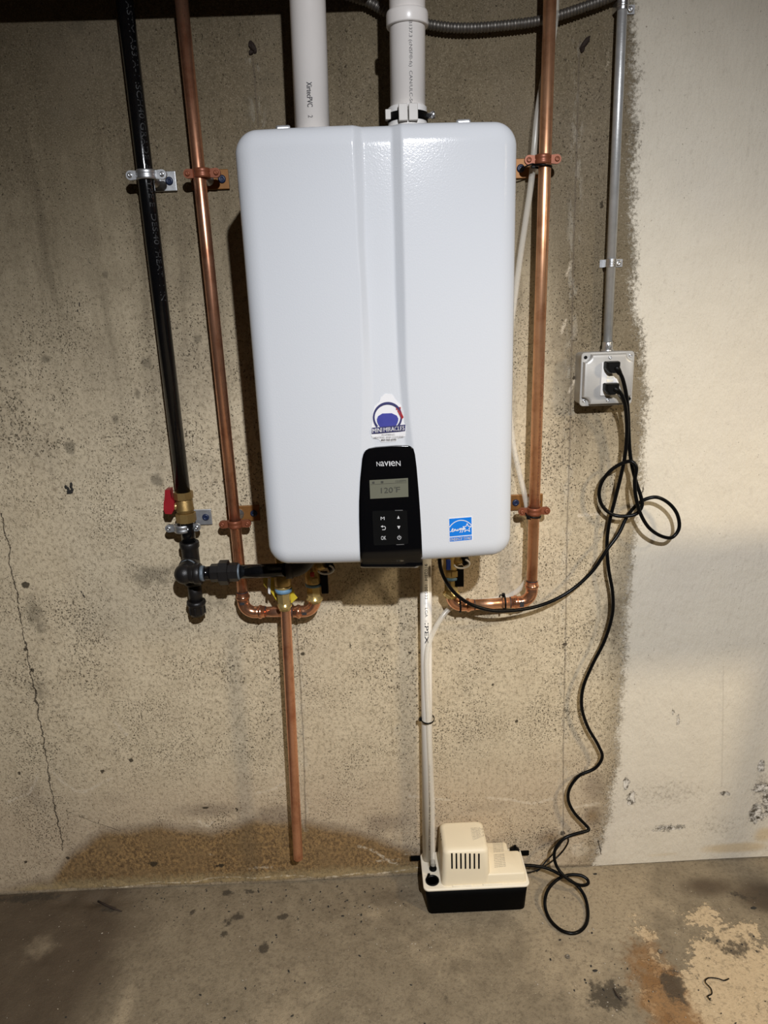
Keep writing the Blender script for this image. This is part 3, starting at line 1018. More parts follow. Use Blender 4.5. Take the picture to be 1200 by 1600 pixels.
# blue efficiency label
eq = quad((700.5, 809.5), (738, 806.5), (738.7, 844.5), (701.5, 848), 0.0006)
mb = MB(); patch(mb, eq, SQ, 0.001)
lab = mb.build('efficiency_label', M_STICKER, heater)
e2 = quad((700.5, 809.5), (738, 806.5), (738.7, 844.5), (701.5, 848), 0.0010)
mb = MB()
patch(mb, sub(e2, 0.035, 0.965, 0.245, 0.965), SQ, 0.0005)
patch(mb, sub(e2, 0.035, 0.965, 0.035, 0.205), SQ, 0.0005)
mb.build('blue_field', M_ENERGY, lab)
e3 = quad((700.5, 809.5), (738, 806.5), (738.7, 844.5), (701.5, 848), 0.0014)
mb = MB()
stroke(mb, e3, [(0.5 + 0.62 * math.sin(q), 0.13 + 0.74 * math.cos(q)) for q in np.linspace(-0.83, 0.83, 20)], 0.032)
star = []
for i in range(11):
    r_ = 0.185 if i % 2 == 0 else 0.080
    q = math.pi / 2 + i * math.pi / 5 - 0.03
    star.append((0.775 + r_ * math.cos(q), 0.535 + r_ * math.sin(q)))
stroke(mb, e3, star, 0.028)
for st in ([(0.05, 0.44), (0.10, 0.445), (0.15, 0.47), (0.19, 0.54), (0.17, 0.56), (0.13, 0.50), (0.13, 0.44), (0.18, 0.43), (0.22, 0.47)],
           [(0.22, 0.47), (0.25, 0.53), (0.23, 0.44), (0.28, 0.53), (0.30, 0.46), (0.34, 0.47)],
           [(0.34, 0.47), (0.37, 0.52), (0.35, 0.45), (0.40, 0.46), (0.43, 0.53), (0.41, 0.46), (0.47, 0.54)],
           [(0.52, 0.545), (0.48, 0.53), (0.48, 0.48), (0.53, 0.54), (0.49, 0.39), (0.46, 0.38)],
           [(0.56, 0.55), (0.56, 0.48), (0.62, 0.55), (0.57, 0.38), (0.54, 0.38)],
           [(0.64, 0.55), (0.62, 0.47), (0.68, 0.53)]):
    stroke(mb, e3, [(x, y) for x, y in st], 0.026)
add_text(mb, 'ENERGY STAR', sub(e3, 0.06, 0.94, 0.06, 0.18), 0.004)
mb.build('lettering', M_STICKER, lab)

# round-topped installer's sticker above the panel (its cartoon figure left out)
sq = quad((578, 616), (634, 614), (635, 693), (579, 695), 0.0010, True)
outl = [(0.02, 0.30), (0.02, 0.18), (0.06, 0.13), (0.24, 0.10), (0.30, 0.04), (0.70, 0.05), (0.75, 0.10), (0.97, 0.14), (0.99, 0.33), (0.93, 0.42), (0.93, 0.62), (0.86, 0.76), (0.72, 0.86), (0.62, 0.98), (0.42, 1.0), (0.30, 0.93), (0.26, 0.84), (0.12, 0.76), (0.06, 0.62), (0.05, 0.45)]
mb = MB(); patch(mb, sq, outl, 0.0008)
stk = mb.build('installer_sticker', M_STICKER, heater)
s2 = quad((578, 616), (634, 614), (635, 693), (579, 695), 0.0026, True)
mb = MB()
stroke(mb, s2, [(0.485 + 0.385 * math.sin(q), 0.535 + 0.275 * math.cos(q)) for q in np.linspace(-2.25, 2.25, 40)], 0.050)
patch(mb, s2, [(0.035, 0.215), (0.97, 0.25), (0.98, 0.375), (0.045, 0.335)], 0.0006)
mb.build('sticker_band', M_NAVY, stk)
mb = MB()
patch(mb, s2, [(0.485 + 0.30 * math.sin(q), 0.50 + 0.215 * math.cos(q)) for q in np.linspace(math.pi * 0.5, math.pi * 1.5, 16)] + [(0.22, 0.56), (0.34, 0.61), (0.60, 0.61), (0.74, 0.56)], 0.0004)
mb.build('blue_emblem', plain('emblem_blue', (0.035, 0.040, 0.26), 0.45), stk)
mb = MB()
stroke(mb, s2, [(0.80, 0.66), (0.89, 0.52)], 0.075)
stroke(mb, s2, [(0.74, 0.70), (0.84, 0.70)], 0.05)
mb.build('red_emblem', plain('emblem_red', (0.34, 0.02, 0.02), 0.45), stk)
s3 = quad((578, 616), (634, 614), (635, 693), (579, 695), 0.0050, True)
mb = MB()
bandfn = lambda s, t: s3(0.06 + 0.89 * s, (0.232 + 0.035 * s) + t * 0.085)
add_text(mb, 'MINI', lambda s, t: bandfn(0.0 + 0.30 * s, t), 0.01)
add_text(mb, 'MIRACLES', lambda s, t: bandfn(0.35 + 0.65 * s, t), 0.005)
mb.build('lettering', M_STICKER, stk)
mb = MB()
add_text(mb, 'PLUMBING,', sub(s3, 0.32, 0.69, 0.178, 0.205))
add_text(mb, 'HEATING, AND COOLING', sub(s3, 0.10, 0.92, 0.125, 0.155))
add_text(mb, '860-960-6590', sub(s3, 0.30, 0.72, 0.075, 0.108), 0.004)
mb.build('small_print', M_INKG, stk)

# ------------------------------------------------------------------ fittings shared by the pipe runs
VZ = Vector((0, 0, 1))


def hose_tether(parent, c, r):
    """white loop strap and black end cap of a service valve"""
    MB().tube([Vector(c) + Vector((r * 1.25 * math.cos(q), -0.004, r * 0.75 * math.sin(q))) for q in np.linspace(math.pi * 1.05, math.pi * 2.35, 14)], 0.0022, 8).build('cap_tether', M_WHITE, parent)
    MB().lathe(Vector(c) + Vector((r * 0.2, 0.012, 0)), (1, 0.25, 0.35), [(0, r * 0.9), (0.012, r * 0.9), (0.014, r * 0.8)], 20).build('end_cap', M_BLACK, parent)


def clamp(u, v, yc, r, label, group, band, plate, stud, uscrew, pu, pv):
    """split-ring pipe clamp: wall plate, stud and eared band. (u, v): the band in the photograph, (pu, pv): centre of its plate"""
    c = at(u, v, y=yc)
    pc = at(pu, pv, y=-0.004)
    pc.z = c.z
    t = thing('pipe_clamp', label, 'clamp', (pc.x, 0, c.z), group)
    pz_ = at(pu, pv, y=-0.003).z
    pl = MB().box((pc.x, -0.0038, pz_), (0.074, 0.0055, 0.036), bev=0.0012).build('wall_plate', plate, t)
    for s in (-1, 1):
        MB().lathe((pc.x + s * 0.024, -0.0066, pz_), (0, -1, 0), [(0, 0.0075), (0.0015, 0.0078), (0.0035, 0.0062), (0.0038, 0.0030), (0.0022, 0.0026)], 16).build('anchor_screw', M_ANCHOR, t)
    mb = MB()
    mb.lathe((c.x, -0.006, pz_), (0, -1, 0), [(0, 0.012), (0.003, 0.012), (0.0045, 0.0075), (0.012, 0.0065), (0.0125, 0.0048), (abs(yc) - r - 0.004, 0.0048)], 18)
    mb.build('stud', stud, t)
    # band
    mb = MB()
    h = 0.0085
    ro, ri = r + 0.0042, r + 0.0004
    n = 36
    lo = []
    for z0, rr in ((-h, ro - 0.0012), (-h * 0.8, ro), (-h * 0.25, ro), (0, ro - 0.0011), (h * 0.25, ro), (h * 0.8, ro), (h, ro - 0.0012), (h, ri), (-h, ri)):
        lo.append([c + Vector((rr * math.cos(q), rr * math.sin(q), z0)) for q in [2 * math.pi * i / n for i in range(n)]])
    rows_ = [[mb.bm.verts.new(p) for p in l] for l in lo]
    for a, b in zip(rows_, rows_[1:] + rows_[:1]):
        for i in range(n):
            f = mb.bm.faces.new((a[i], a[(i + 1) % n], b[(i + 1) % n], b[i]))
            f.smooth = True
    for s in (-1, 1):
        pts = [Vector((s * (ro - 0.003), -0.0035, -h * 0.85))] + [Vector((s * (r + 0.0145 + 0.0085 * math.cos(q)), -0.0035, 0.0085 * math.sin(q))) for q in np.linspace(-math.pi / 2, math.pi / 2, 12)] + [Vector((s * (ro - 0.003), -0.0035, h * 0.85))]
        mb.poly([c + p for p in pts], (0, 0.007, 0))
    bd = mb.build('clamp_band', band, t)
    for s in (-1, 1):
        MB().lathe(c + Vector((s * (r + 0.0150), -0.0034, 0)), (0, -1, 0), [(0, 0.0048), (0.0012, 0.0048), (0.0026, 0.0036), (0.0027, 0.0016), (0.0014, 0.0013)], 14).build('clamp_screw', uscrew, t)
    return t


# ------------------------------------------------------------------ gas line
YG, RG = -0.055, 0.0150
gtop, gbot = at(196, 12, y=YG), at(284.5, 755, y=YG)
gdir = (gbot - gtop).normalized()


def gas_at(v, u0=284.5):
    """point of the gas riser at image height v"""
    lo_, hi_ = -0.6, 2.2
    best = None
    for z in np.linspace(0.75, 2.2, 1500):
        p = gtop + gdir * ((z - gtop.z) / gdir.z)
        d = p - CAM
        vv_ = 800 - F * d.dot(_u2) / d.dot(_fw)
        if best is None or abs(vv_ - v) < best[0]:
            best = (abs(vv_ - v), p)
    return best[1]


gas = thing('gas_pipe', 'black steel gas pipe with brass shutoff valve at far left of the heater', 'pipe', (gbot.x, YG, 0.80))
ztop = 2.30
p_top = gtop + gdir * ((ztop - gtop.z) / gdir.z)
MB().tube([p_top, gas_at(769)], RG, 32).build('riser', M_BLACKPIPE, gas)
# printed line
mb = MB()
line = 'ASTM A53/A-1 :SCH40/GRADE A/TYPE E  DES:40 /HEAT  1 IN'
pa, pb = gas_at(6), gas_at(470)


def gas_txt(s, t):
    p = pa + (pb - pa) * s
    q = math.radians(40) + (t - 0.5) * 0.66
    rr = RG + 0.0003
    return Vector((p.x + rr * math.sin(q), p.y - rr * math.cos(q), p.z))


add_text(mb, line, lambda s, t: gas_txt(s, t))
mb.build('lettering', plain('faint_print', (0.028, 0.028, 0.028), 0.6, 0.0, 0.5, 300), gas)
# valve
v0, v1 = gas_at(768), gas_at(815)
ax = (v1 - v0).normalized()
L = (v1 - v0).length
mb = MB()
mb.prism(v0, ax, L * 0.24, 0.0205, 8, 0.39)
mb.lathe(v0 + ax * L * 0.23, ax, [(0, 0.0165), (L * 0.06, 0.0165), (L * 0.10, 0.0178), (L * 0.30, 0.0182), (L * 0.34, 0.0192), (L * 0.37, 0.0192), (L * 0.40, 0.0176), (L * 0.52, 0.0176)], 26)
mb.prism(v0 + ax * L * 0.70, ax, L * 0.30, 0.0215, 8, 0.39)
valve = mb.build('valve_body', M_BRASS_OLD, gas)
st = v0 + ax * L * 0.47
MB().lathe(st, (-1, -0.05, 0.0), [(0.014, 0.0075), (0.022, 0.0075), (0.023, 0.006), (0.030, 0.006)], 18).build('valve_stem', M_BRASS_B, gas)
hp = [(257.5, 766), (265.5, 765), (267, 778), (272, 784), (272, 796), (268, 803.5), (258, 803), (255.5, 796), (255.5, 786), (257, 779)]
MB().poly([at(u, v, y=st.y - 0.011) for u, v in hp], (0.0, 0.022, 0)).build('valve_handle', M_RED, gas)
# spool, tee, drip leg
a, b = gas_at(815), gas_at(848)
MB().tube([a, b], RG, 28).build('short_nipple', M_BLACKPIPE, gas)
t0, t1 = gas_at(846), gas_at(912)
mb = MB()
LT = (t1 - t0).length
mb.lathe(t0, ax, [(0, 0.0198), (0.002, 0.0212), (0.012, 0.0212), (0.016, 0.0185), (LT * 0.45, 0.0185), (LT - 0.016, 0.0185), (LT - 0.012, 0.0212), (LT - 0.002, 0.0212), (LT, 0.0198)], 30)
elb_c = at(289, 897, y=-0.118)      # elbow centre, forward of the tee
tee_c = gas_at(885)
tee_c = Vector((tee_c.x, YG, elb_c.z + 0.004))
mb.lathe(tee_c, (elb_c - tee_c), [(0, 0.0185), (0.018, 0.0185), (0.021, 0.0212), (0.031, 0.0212), (0.033, 0.0195)], 30)
mb.build('tee', M_IRON, gas)
dv = (elb_c - tee_c).normalized()
MB().lathe(tee_c, dv, [(0.0315, 0.0200), (0.034, 0.0195), (0.037, 0.0165), (0.044, 0.0160)], 26).build('sealed_thread', M_DOPE, gas)
# elbow turning right
ROLLX = (at(450, 895.5, y=-0.118) - at(320, 897.5, y=-0.118)).normalized()
ex = Vector((1, 0, 0))
mb = MB()
pts = arc3(elb_c - dv * 0.026, elb_c, elb_c + ex * 0.024, 12)
mb.tube([tee_c + dv * 0.040] + pts, [0.0205] + [0.0205] * len(pts), 28)
mb.lathe(elb_c + ex * 0.020, ex, [(0, 0.0215), (0.002, 0.0228), (0.012, 0.0228), (0.014, 0.0210)], 30)
mb.ball(elb_c + Vector((-0.001, 0.001, 0)), 0.0218, 24)
mb.build('elbow', M_IRON, gas)
x = elb_c.x + 0.034


def xp(u):
    """x of image column u on the horizontal gas run"""
    return at(u, 896, y=-0.118).x


hx0 = elb_c
MB().lathe((x, hx0.y, hx0.z), ex, [(0, 0.0170), (0.004, 0.0170), (0.008, 0.0155), (xp(314) - x, 0.0150)], 26).build('sealed_thread', M_DOPE, gas)
MB().lathe((xp(311), hx0.y, hx0.z), ex, [(0, 0.0145), (xp(331) - xp(311), 0.0145)], 26).build('nipple', M_BLACKPIPE, gas)
mb = MB()
mb.prism((xp(330), hx0.y, hx0.z), ex, xp(344) - xp(330), 0.0195, 8, 0.39)
mb.prism((xp(343.5), hx0.y, hx0.z), ex, xp(358) - xp(343.5), 0.0265, 8, 0.39)
mb.prism((xp(357.5), hx0.y, hx0.z), ex, xp(373) - xp(357.5), 0.0200, 8, 0.39)
mb.build('union', M_IRON, gas)
MB().lathe((xp(372), hx0.y, hx0.z), ex, [(0, 0.0172), (0.004, 0.0172), (0.005, 0.0150)], 26).build('sealed_thread', M_DOPE, gas)
MB().tube([(xp(373), hx0.y, hx0.z), (xp(452), hx0.y, hx0.z)], 0.0148, 28).build('horizontal_run', M_BLACKPIPE, gas)
gx = xp(486)
mb = MB()
mb.tube([(xp(448), hx0.y, hx0.z), (xp(458), hx0.y, hx0.z)], 0.0195, 26)
pts = arc3((xp(455), hx0.y, hx0.z), (gx, hx0.y, hx0.z), (gx, hx0.y, hx0.z + gx - xp(455)), 12)
mb.tube(pts + [Vector((gx, hx0.y, HB + 0.004))], 0.0165, 26)
mb.build('inlet_bend', plain('grey_iron', (0.055, 0.05, 0.047), 0.55, 0.2, 0.35, 60, 0.3, 400), gas)
# drip leg
d0, d1 = gas_at(908), gas_at(942)
MB().tube([d0, d1], RG, 28).build('drip_nipple', M_IRON, gas)
c0, c1 = gas_at(938), gas_at(961)
LC = (c1 - c0).length
mb = MB()
mb.lathe(c0, ax, [(0, 0.0175), (0.001, 0.0205), (0.007, 0.0212), (0.011, 0.0195), (0.012, 0.0180), (LC * 0.8, 0.0175), (LC, 0.0145)], 30)
for q in np.linspace(0, 2 * math.pi, 9)[:-1]:
    mb.box(c0 + ax * LC * 0.62 + Vector((0.0175 * math.cos(q), 0.0175 * math.sin(q), 0)), (0.0035, 0.0035, LC * 0.5), bev=0.0008)
mb.build('drip_cap', M_IRON, gas)

clamp(229, 273.5, YG, RG, 'silver clamp holding the black gas pipe at the height of the heater top', 'pipe clamps', M_GALV, M_GALV, M_ZINC, M_ZINC, 246, 284)
clamp(286, 824.5, YG, RG, 'silver clamp holding the black gas pipe just under its brass valve', 'pipe clamps', M_GALV, M_GALV, M_ZINC, M_ZINC, 305, 808)

# ------------------------------------------------------------------ copper, left of the heater
YC, RCU = -0.055, 0.0118


def line_pt(p, q, z):
    t = float((z - p.z) / (q.z - p.z))
    return p + (q - p) * t


def bead(mb, c, axis, r=RCU, w=0.005, h=0.0042):
    """raised O-ring bead of a press fitting"""
    axis = Vector(axis).normalized()
    prof = [(-w, r + 0.0012), (-w * 0.7, r + h * 0.7), (0, r + h), (w * 0.7, r + h * 0.7), (w, r + 0.0012)]
    mb.lathe(c, axis, prof, 26)


def sleeve(mb, a, b, r):
    a, b = Vector(a), Vector(b)
    mb.lathe(a, b - a, [(0, r - 0.0004), (0.0006, r), ((b - a).length - 0.0006, r), ((b - a).length, r - 0.0004)], 26)


cl = thing('copper_pipe', 'copper pipe left of the heater bending under it to a brass valve', 'pipe', (-0.32, YC, 0.84))
ca, cb = at(293.7, 100, y=YC), at(376.5, 905, y=YC)
zE = at(385, 957, y=YC).z
cor = line_pt(ca, cb, zE)
MB().tube([line_pt(ca, cb, 2.30), line_pt(ca, cb, zE + 0.030)], RCU, 28).build('riser', M_COPPER, cl)
B1 = 0.026
valve_x = at(490, 915, y=-0.066).x
hy = -0.062
mb = MB()
up = (ca - cb).normalized()
pts = arc3(cor + up * B1, cor, cor + ex * B1 + Vector((0, 0, 0)), 12)
mb.tube([cor + up * (B1 + 0.022)] + pts + [cor + ex * (B1 + 0.020)], RCU + 0.0016, 26)
bead(mb, cor + up * (B1 + 0.012), up)
bead(mb, cor + ex * (B1 + 0.010), ex)
mb.build('elbow', M_COPPER_FIT, cl)
e2c = Vector((valve_x, hy, zE))
MB().tube([cor + ex * (B1 + 0.015), Vector((valve_x - B1 - 0.02, hy, zE))], RCU, 26).build('horizontal_run', M_COPPER, cl)
mb = MB()
pts = arc3(e2c - ex * B1, e2c, e2c + VZ * (B1), 12)
mb.tube([e2c - ex * (B1 + 0.024)] + pts, RCU + 0.0014, 26)
bead(mb, e2c - ex * (B1 + 0.012), ex)
mb.build('elbow', M_COPPER_FIT, cl)
for c, axv, w in ((cor + ex * (B1 + 0.022), ex, 0.0008), (cor + up * (B1 + 0.024), up, 0.0008), (e2c - ex * (B1 + 0.026), ex, 0.0008)):
    MB().lathe(c, axv, [(-w, RCU + 0.0003), (-w, RCU + 0.0006), (w, RCU + 0.0006), (w, RCU + 0.0003)], 24).build('depth_mark', M_INK, cl)
for c in (cor + up * (B1 + 0.001), e2c - ex * (B1 - 0.002)):
    MB().box(c + Vector((0, -RCU - 0.0014, 0)), (0.010, 0.0016, 0.006)).build('press_mark', M_INK, cl)


def brass_valve(parent, x, y, zbot, zring, blue, handle_u, handle_v0, handle_v1, extra, tether=True):
    """service valve standing on its pipe: union nut, coloured ring, body up into the heater, lever"""
    c = Vector((x, y, zbot))
    mb = MB()
    mb.lathe(c, VZ, [(0, RCU + 0.0035), (0.004, RCU + 0.0035), (0.006, RCU + 0.007), (0.010, RCU + 0.007), (0.012, RCU + 0.003), (0.018, RCU + 0.003)], 26)
    mb.prism(c + VZ * 0.017, VZ, max(zring - zbot - 0.019, 0.006), 0.0165, 6, 0.4)
    mb.build('union_nut', M_BRASS_B, parent)
    MB().lathe((x, y, zring - 0.003), VZ, [(0, 0.0155), (0.001, 0.0185), (0.006, 0.0190), (0.0075, 0.0165)], 26).build('colour_ring', blue, parent)
    mb = MB()
    mb.lathe((x, y, zring + 0.003), VZ, [(0, 0.0165), (0.004, 0.0185), (0.022, 0.0185), (0.026, 0.0172), (0.034, 0.0165), (HB + 0.004 - zring, 0.0165)], 28)
    mb.lathe((x + 0.004, y - 0.002, zring + 0.040), (0.75, -0.35, 0.42), [(0.004, 0.0125), (0.022, 0.0125), (0.024, 0.011), (0.030, 0.011)], 22)
    mb.box((x + 0.006, y - 0.0185, zring + 0.015), (0.013, 0.004, 0.014), bev=0.001)
    mb.build('valve_body', M_BRASS, parent)
    hu0, hu1 = handle_u
    p0, p1 = at(hu0, handle_v0, y=y - 0.014), at(hu1, handle_v1, y=y - 0.014)
    MB().box(((p0.x + p1.x) / 2, y - 0.008, (p0.z + p1.z) / 2 + 0.003), (abs(p1.x - p0.x), 0.013, abs(p0.z - p1.z) + 0.006), bev=0.0022).build('lever', M_BLACK, parent)
    if tether:
        hose_tether(parent, extra, 0.0135)


zring = at(490, 918, y=-0.08).z
brass_valve(cl, valve_x, hy, zE + B1 - 0.004, zring, M_BLUE, (500.5, 513.5), 899, 928, at(509, 889, y=-0.09))
p = at(488, 899, y=-0.085)
MB().box((p.x, p.y, p.z + 0.002), (0.009, 0.006, 0.010), bev=0.0015).build('red_tab', M_REDP, cl)

clamp(316, 271, YC, RCU, 'copper coloured clamp on the left copper pipe level with the heater top', 'pipe clamps', M_CLAMP_CU, M_PLATE_CU, M_ZINC, M_CLAMP_CU, 328, 281)
clamp(367.5, 818.5, YC, RCU, 'copper coloured clamp on the left copper pipe near its lower bend', 'pipe clamps', M_CLAMP_CU, M_PLATE_CU, M_ZINC, M_CLAMP_CU, 380, 802)

# ------------------------------------------------------------------ relief discharge pipe
YR = -0.105
rl = thing('relief_pipe', 'straight copper discharge pipe hanging from a brass valve, ending above the floor', 'pipe', (-0.245, YR, 0.17))
ra, rb = at(446.5, 955, y=YR), at(466, 1341, y=YR)
mb = MB()
rdir = (ra - rb).normalized()
mb.tube([ra + rdir * 0.004, rb], 0.0113, 28, caps=False)
mb.tube([rb, rb + rdir * 0.06], 0.0098, 24, caps=False)
mb.tube([rb, rb + rdir * 1e-4], 0.0113, 28, caps=False)
mb.build('discharge_tube', M_COPPER, rl)
nz0 = at(446, 951, y=YR).z
zb_ = at(446, 922, y=YR).z
mb = MB()
cx_ = ra.x - 0.001
mb.lathe((cx_, YR, nz0 - 0.002), VZ, [(0, 0.0130), (0.006, 0.0132), (0.008, 0.0158), (0.012, 0.0158), (0.014, 0.0135), (0.018, 0.0135)], 26)
mb.prism((cx_, YR, nz0 + 0.014), VZ, zb_ - nz0 - 0.016, 0.0150, 6, 0.45)
mb.build('union_nut', M_BRASS_B, rl)
MB().lathe((cx_, YR, zb_ - 0.004), VZ, [(0, 0.0150), (0.001, 0.0180), (0.008, 0.0186), (0.010, 0.0160)], 26).build('colour_ring', M_BLUE, rl)
MB().lathe((cx_, YR, zb_ + 0.005), VZ, [(0, 0.0158), (0.003, 0.0182), (0.006, 0.0182), (0.007, 0.0172), (0.009, 0.0182), (0.026, 0.0182), (0.030, 0.0165), (0.05, 0.0150), (0.052, 0.013), (HB + 0.004 - zb_, 0.013)], 28).build('valve_body', M_BRASS, rl)
# hanging tag
tg = thing('warning_tag', 'yellow and white warning tag wrapped behind the brass relief valve', 'tag', tuple(at(437, 920, y=-0.088)))
yt = -0.084
MB().poly([at(u, v, y=yt) for u, v in ((424, 899), (428, 897), (431, 905), (453, 905), (460, 928), (465, 934), (453, 945), (437, 947), (433, 940), (421, 921))], (0, 0.0012, 0)).build('yellow_sheet', M_YELLOW, tg)
MB().poly([at(u, v, y=yt - 0.006) for u, v in ((418.5, 904), (423, 904), (422.5, 929), (419, 927))], (0, 0.0012, 0)).build('white_edge', M_WHITE, tg)
MB().poly([at(u, v, y=yt + 0.006) for u, v in ((411, 900), (418, 902), (417, 920), (412, 914))], (0, 0.0012, 0)).build('folded_corner', plain('yellow_tag_b', (0.50, 0.38, 0.04), 0.5), tg)

# ------------------------------------------------------------------ copper, right of the heater
cr = thing('copper_pipe', 'bright copper pipe right of the heater bending under it to a brass valve', 'pipe', (0.32, YC, 0.87))
ca2, cb2 = at(857.5, 60, y=YC), at(833, 850, y=YC)
zR = at(790, 941.5, y=YC).z
cor = line_pt(ca2, cb2, zR)
up2 = (ca2 - cb2).normalized()
MB().tube([line_pt(ca2, cb2, 2.30), cor + up2 * 0.034], RCU, 28).build('riser', M_COPPER_R, cr)
mb = MB()
pts = arc3(cor + up2 * B1, cor, cor - ex * B1, 12)
mb.tube([cor + up2 * (B1 + 0.022)] + pts + [cor - ex * (B1 + 0.020)], RCU + 0.0016, 26)
bead(mb, cor + up2 * (B1 + 0.012), up2)
bead(mb, cor - ex * (B1 + 0.010), ex)
mb.build('elbow', M_COPPER_FIT, cr)
vx = at(705, 925, y=-0.062).x
hy2 = -0.060
e3c = Vector((vx, hy2, zR))
MB().tube([cor - ex * (B1 + 0.015), Vector((vx + B1 + 0.02, hy2, zR))], RCU, 26).build('horizontal_run', M_COPPER_R, cr)
mb = MB()
pts = arc3(e3c + ex * B1, e3c, e3c + VZ * B1, 12)
mb.tube([e3c + ex * (B1 + 0.024)] + pts, RCU + 0.0014, 26)
bead(mb, e3c + ex * (B1 + 0.012), ex)
mb.build('elbow', M_COPPER_FIT, cr)
for c, axv in ((cor - ex * (B1 + 0.022), ex), (cor + up2 * (B1 + 0.024), up2), (e3c + ex * (B1 + 0.026), ex)):
    MB().lathe(c, axv, [(-0.0008, RCU + 0.0003), (-0.0008, RCU + 0.0006), (0.0008, RCU + 0.0006), (0.0008, RCU + 0.0003)], 24).build('depth_mark', M_INK, cr)
for c in (cor - ex * (B1 - 0.002),):
    MB().box(c + Vector((0, -RCU - 0.0014, 0)), (0.009, 0.0016, 0.013)).build('press_mark', M_INK, cr)
zr2 = at(704, 907, y=-0.078).z
brass_valve(cr, vx, hy2, zR + B1 - 0.004, zr2, M_BLUE, (711, 725), 890, 917, at(721, 880, y=-0.09))
p = at(700.5, 885, y=-0.085)
MB().box((p.x, p.y, p.z + 0.004), (0.010, 0.007, 0.024), bev=0.0018).build('blue_tab', M_BLUEP, cr)
# stamped line down the riser
mb = MB()
pa2, pb2 = line_pt(ca2, cb2, at(845, 560, y=YC).z), line_pt(ca2, cb2, at(837, 790, y=YC).z)


def cu_txt(s, t):
    p = pa2 + (pb2 - pa2) * s
    q = 0.35 + (t - 0.5) * 0.42
    return Vector((p.x + (RCU + 0.0003) * math.sin(q), p.y - (RCU + 0.0003) * math.cos(q), p.z))


add_text(mb, '3/4 TYPE L ASTM B88 NSF MADE 3/4 TYPE L ASTM B88', cu_txt)
mb.build('lettering', plain('stamped_copper', (0.30, 0.12, 0.06), 0.5, 0.6), cr)
clamp(848, 249.5, YC, RCU, 'copper coloured clamp on the right copper pipe with a black tie below', 'pipe clamps', M_CLAMP_CU, M_PLATE_CU, M_ZINC, M_CLAMP_CU, 832, 263)
clamp(834.5, 798.5, YC, RCU, 'copper coloured clamp on the right copper pipe beside the heater foot', 'pipe clamps', M_CLAMP_CU, M_PLATE_CU, M_ZINC, M_CLAMP_CU, 822, 784)

# ------------------------------------------------------------------ PVC vents
YV, RV = -0.150, 0.0302
vl = thing('vent_pipe', 'plain white plastic vent pipe rising from the left of the heater top', 'pipe', tuple(at(487.5, 190, y=YV)))
va, vb = at(480.5, 2, y=YV), at(487.3, 180, y=YV)
MB().tube([line_pt(va, vb, 2.30), line_pt(va, vb, HT + 0.004)], RV, 40).build('pipe_wall', M_PVC, vl)
p = line_pt(va, vb, HT)
MB().lathe(p, VZ, [(0, RV + 0.008), (0.020, RV + 0.008), (0.024, RV + 0.004), (0.026, RV + 0.001)], 40).build('socket_ring', M_WHITE, vl)


def pipe_txt(mb, s_, p0, p1, r, q0, dq, bold=0.0, flip=1):
    """lettering running down a pipe from p0 to p1, centred at angle q0 from its front, dq tall"""
    def fn(s, t):
        p = p0 + (p1 - p0) * s
        q = q0 + (t - 0.5) * dq * flip
        return Vector((p.x + r * math.sin(q), p.y - r * math.cos(q), p.z))
    add_text(mb, s_, fn, bold)


mb = MB()
pipe_txt(mb, 'XirtecPVC', at(484, 128, y=YV - RV * 0.9) * 0 + line_pt(va, vb, at(484, 128, y=YV - RV).z), line_pt(va, vb, at(484, 167, y=YV - RV).z), RV + 0.0003, -0.02, 0.30, 0.006)
mb.build('lettering', M_INK, vl)
mb = MB()
pipe_txt(mb, '2', line_pt(va, vb, at(484, 180, y=YV - RV).z), line_pt(va, vb, at(484, 184, y=YV - RV).z), RV + 0.0003, -0.02, 0.26)
mb.build('lettering', M_INK, vl)

vr = thing('vent_pipe', 'white plastic vent pipe with coupling and black band clamp, right of the other', 'pipe', tuple(at(637, 190, y=YV)))
va, vb = at(636.3, 20, y=YV), at(637.3, 165, y=YV)
MB().tube([line_pt(va, vb, 2.30), line_pt(va, vb, HT + 0.03)], RV, 40).build('pipe_wall', M_PVC, vr)
zc0, zc1 = at(637, 31, y=YV - RV - 0.005).z, at(637, 6, y=YV - RV - 0.005).z
p = line_pt(va, vb, zc0)
hc = zc1 - zc0
MB().lathe(p, VZ, [(0, RV + 0.001), (0.0004, RV + 0.0045), (0.002, RV + 0.0052), (hc - 0.004, RV + 0.0052), (hc - 0.0005, RV + 0.0040), (hc, RV + 0.001)], 44).build('coupling', M_PVC, vr)
p = line_pt(va, vb, HT)
MB().lathe(p, VZ, [(0, RV + 0.006), (0.030, RV + 0.006), (0.032, RV + 0.0035), (0.058, RV + 0.0035), (0.060, RV + 0.0008)], 44).build('socket_ring', M_WHITE, vr)
zb0 = HT + 0.036
mb = MB()
mb.lathe((p.x, p.y, zb0), VZ, [(0, RV + 0.0036), (0, RV + 0.0052), (0.013, RV + 0.0052), (0.013, RV + 0.0036)], 44)
band = mb.build('clamp_band', M_BLACK, vr)
for s in (-1, 1):
    MB().box((p.x + s * 0.0085 - 0.001, p.y - RV - 0.008, zb0 + 0.0075), (0.0155, 0.010, 0.026), bev=0.0012).build('clamp_lug', M_LUG, vr)
MB().box((p.x - 0.034, p.y - 0.012, zb0 + 0.010), (0.010, 0.014, 0.016), bev=0.001).build('clamp_tab', M_LUG, vr)
q = at(676, 181, y=YV - 0.01)
mb = MB()
mb.lathe((q.x - 0.016, q.y, zb0 + 0.006), (1, -0.3, 0.1), [(0, 0.0045), (0.014, 0.0045), (0.0145, 0.0062), (0.020, 0.0062), (0.021, 0.005)], 14)
mb.build('band_screw', M_ZINC, vr)
mb = MB()
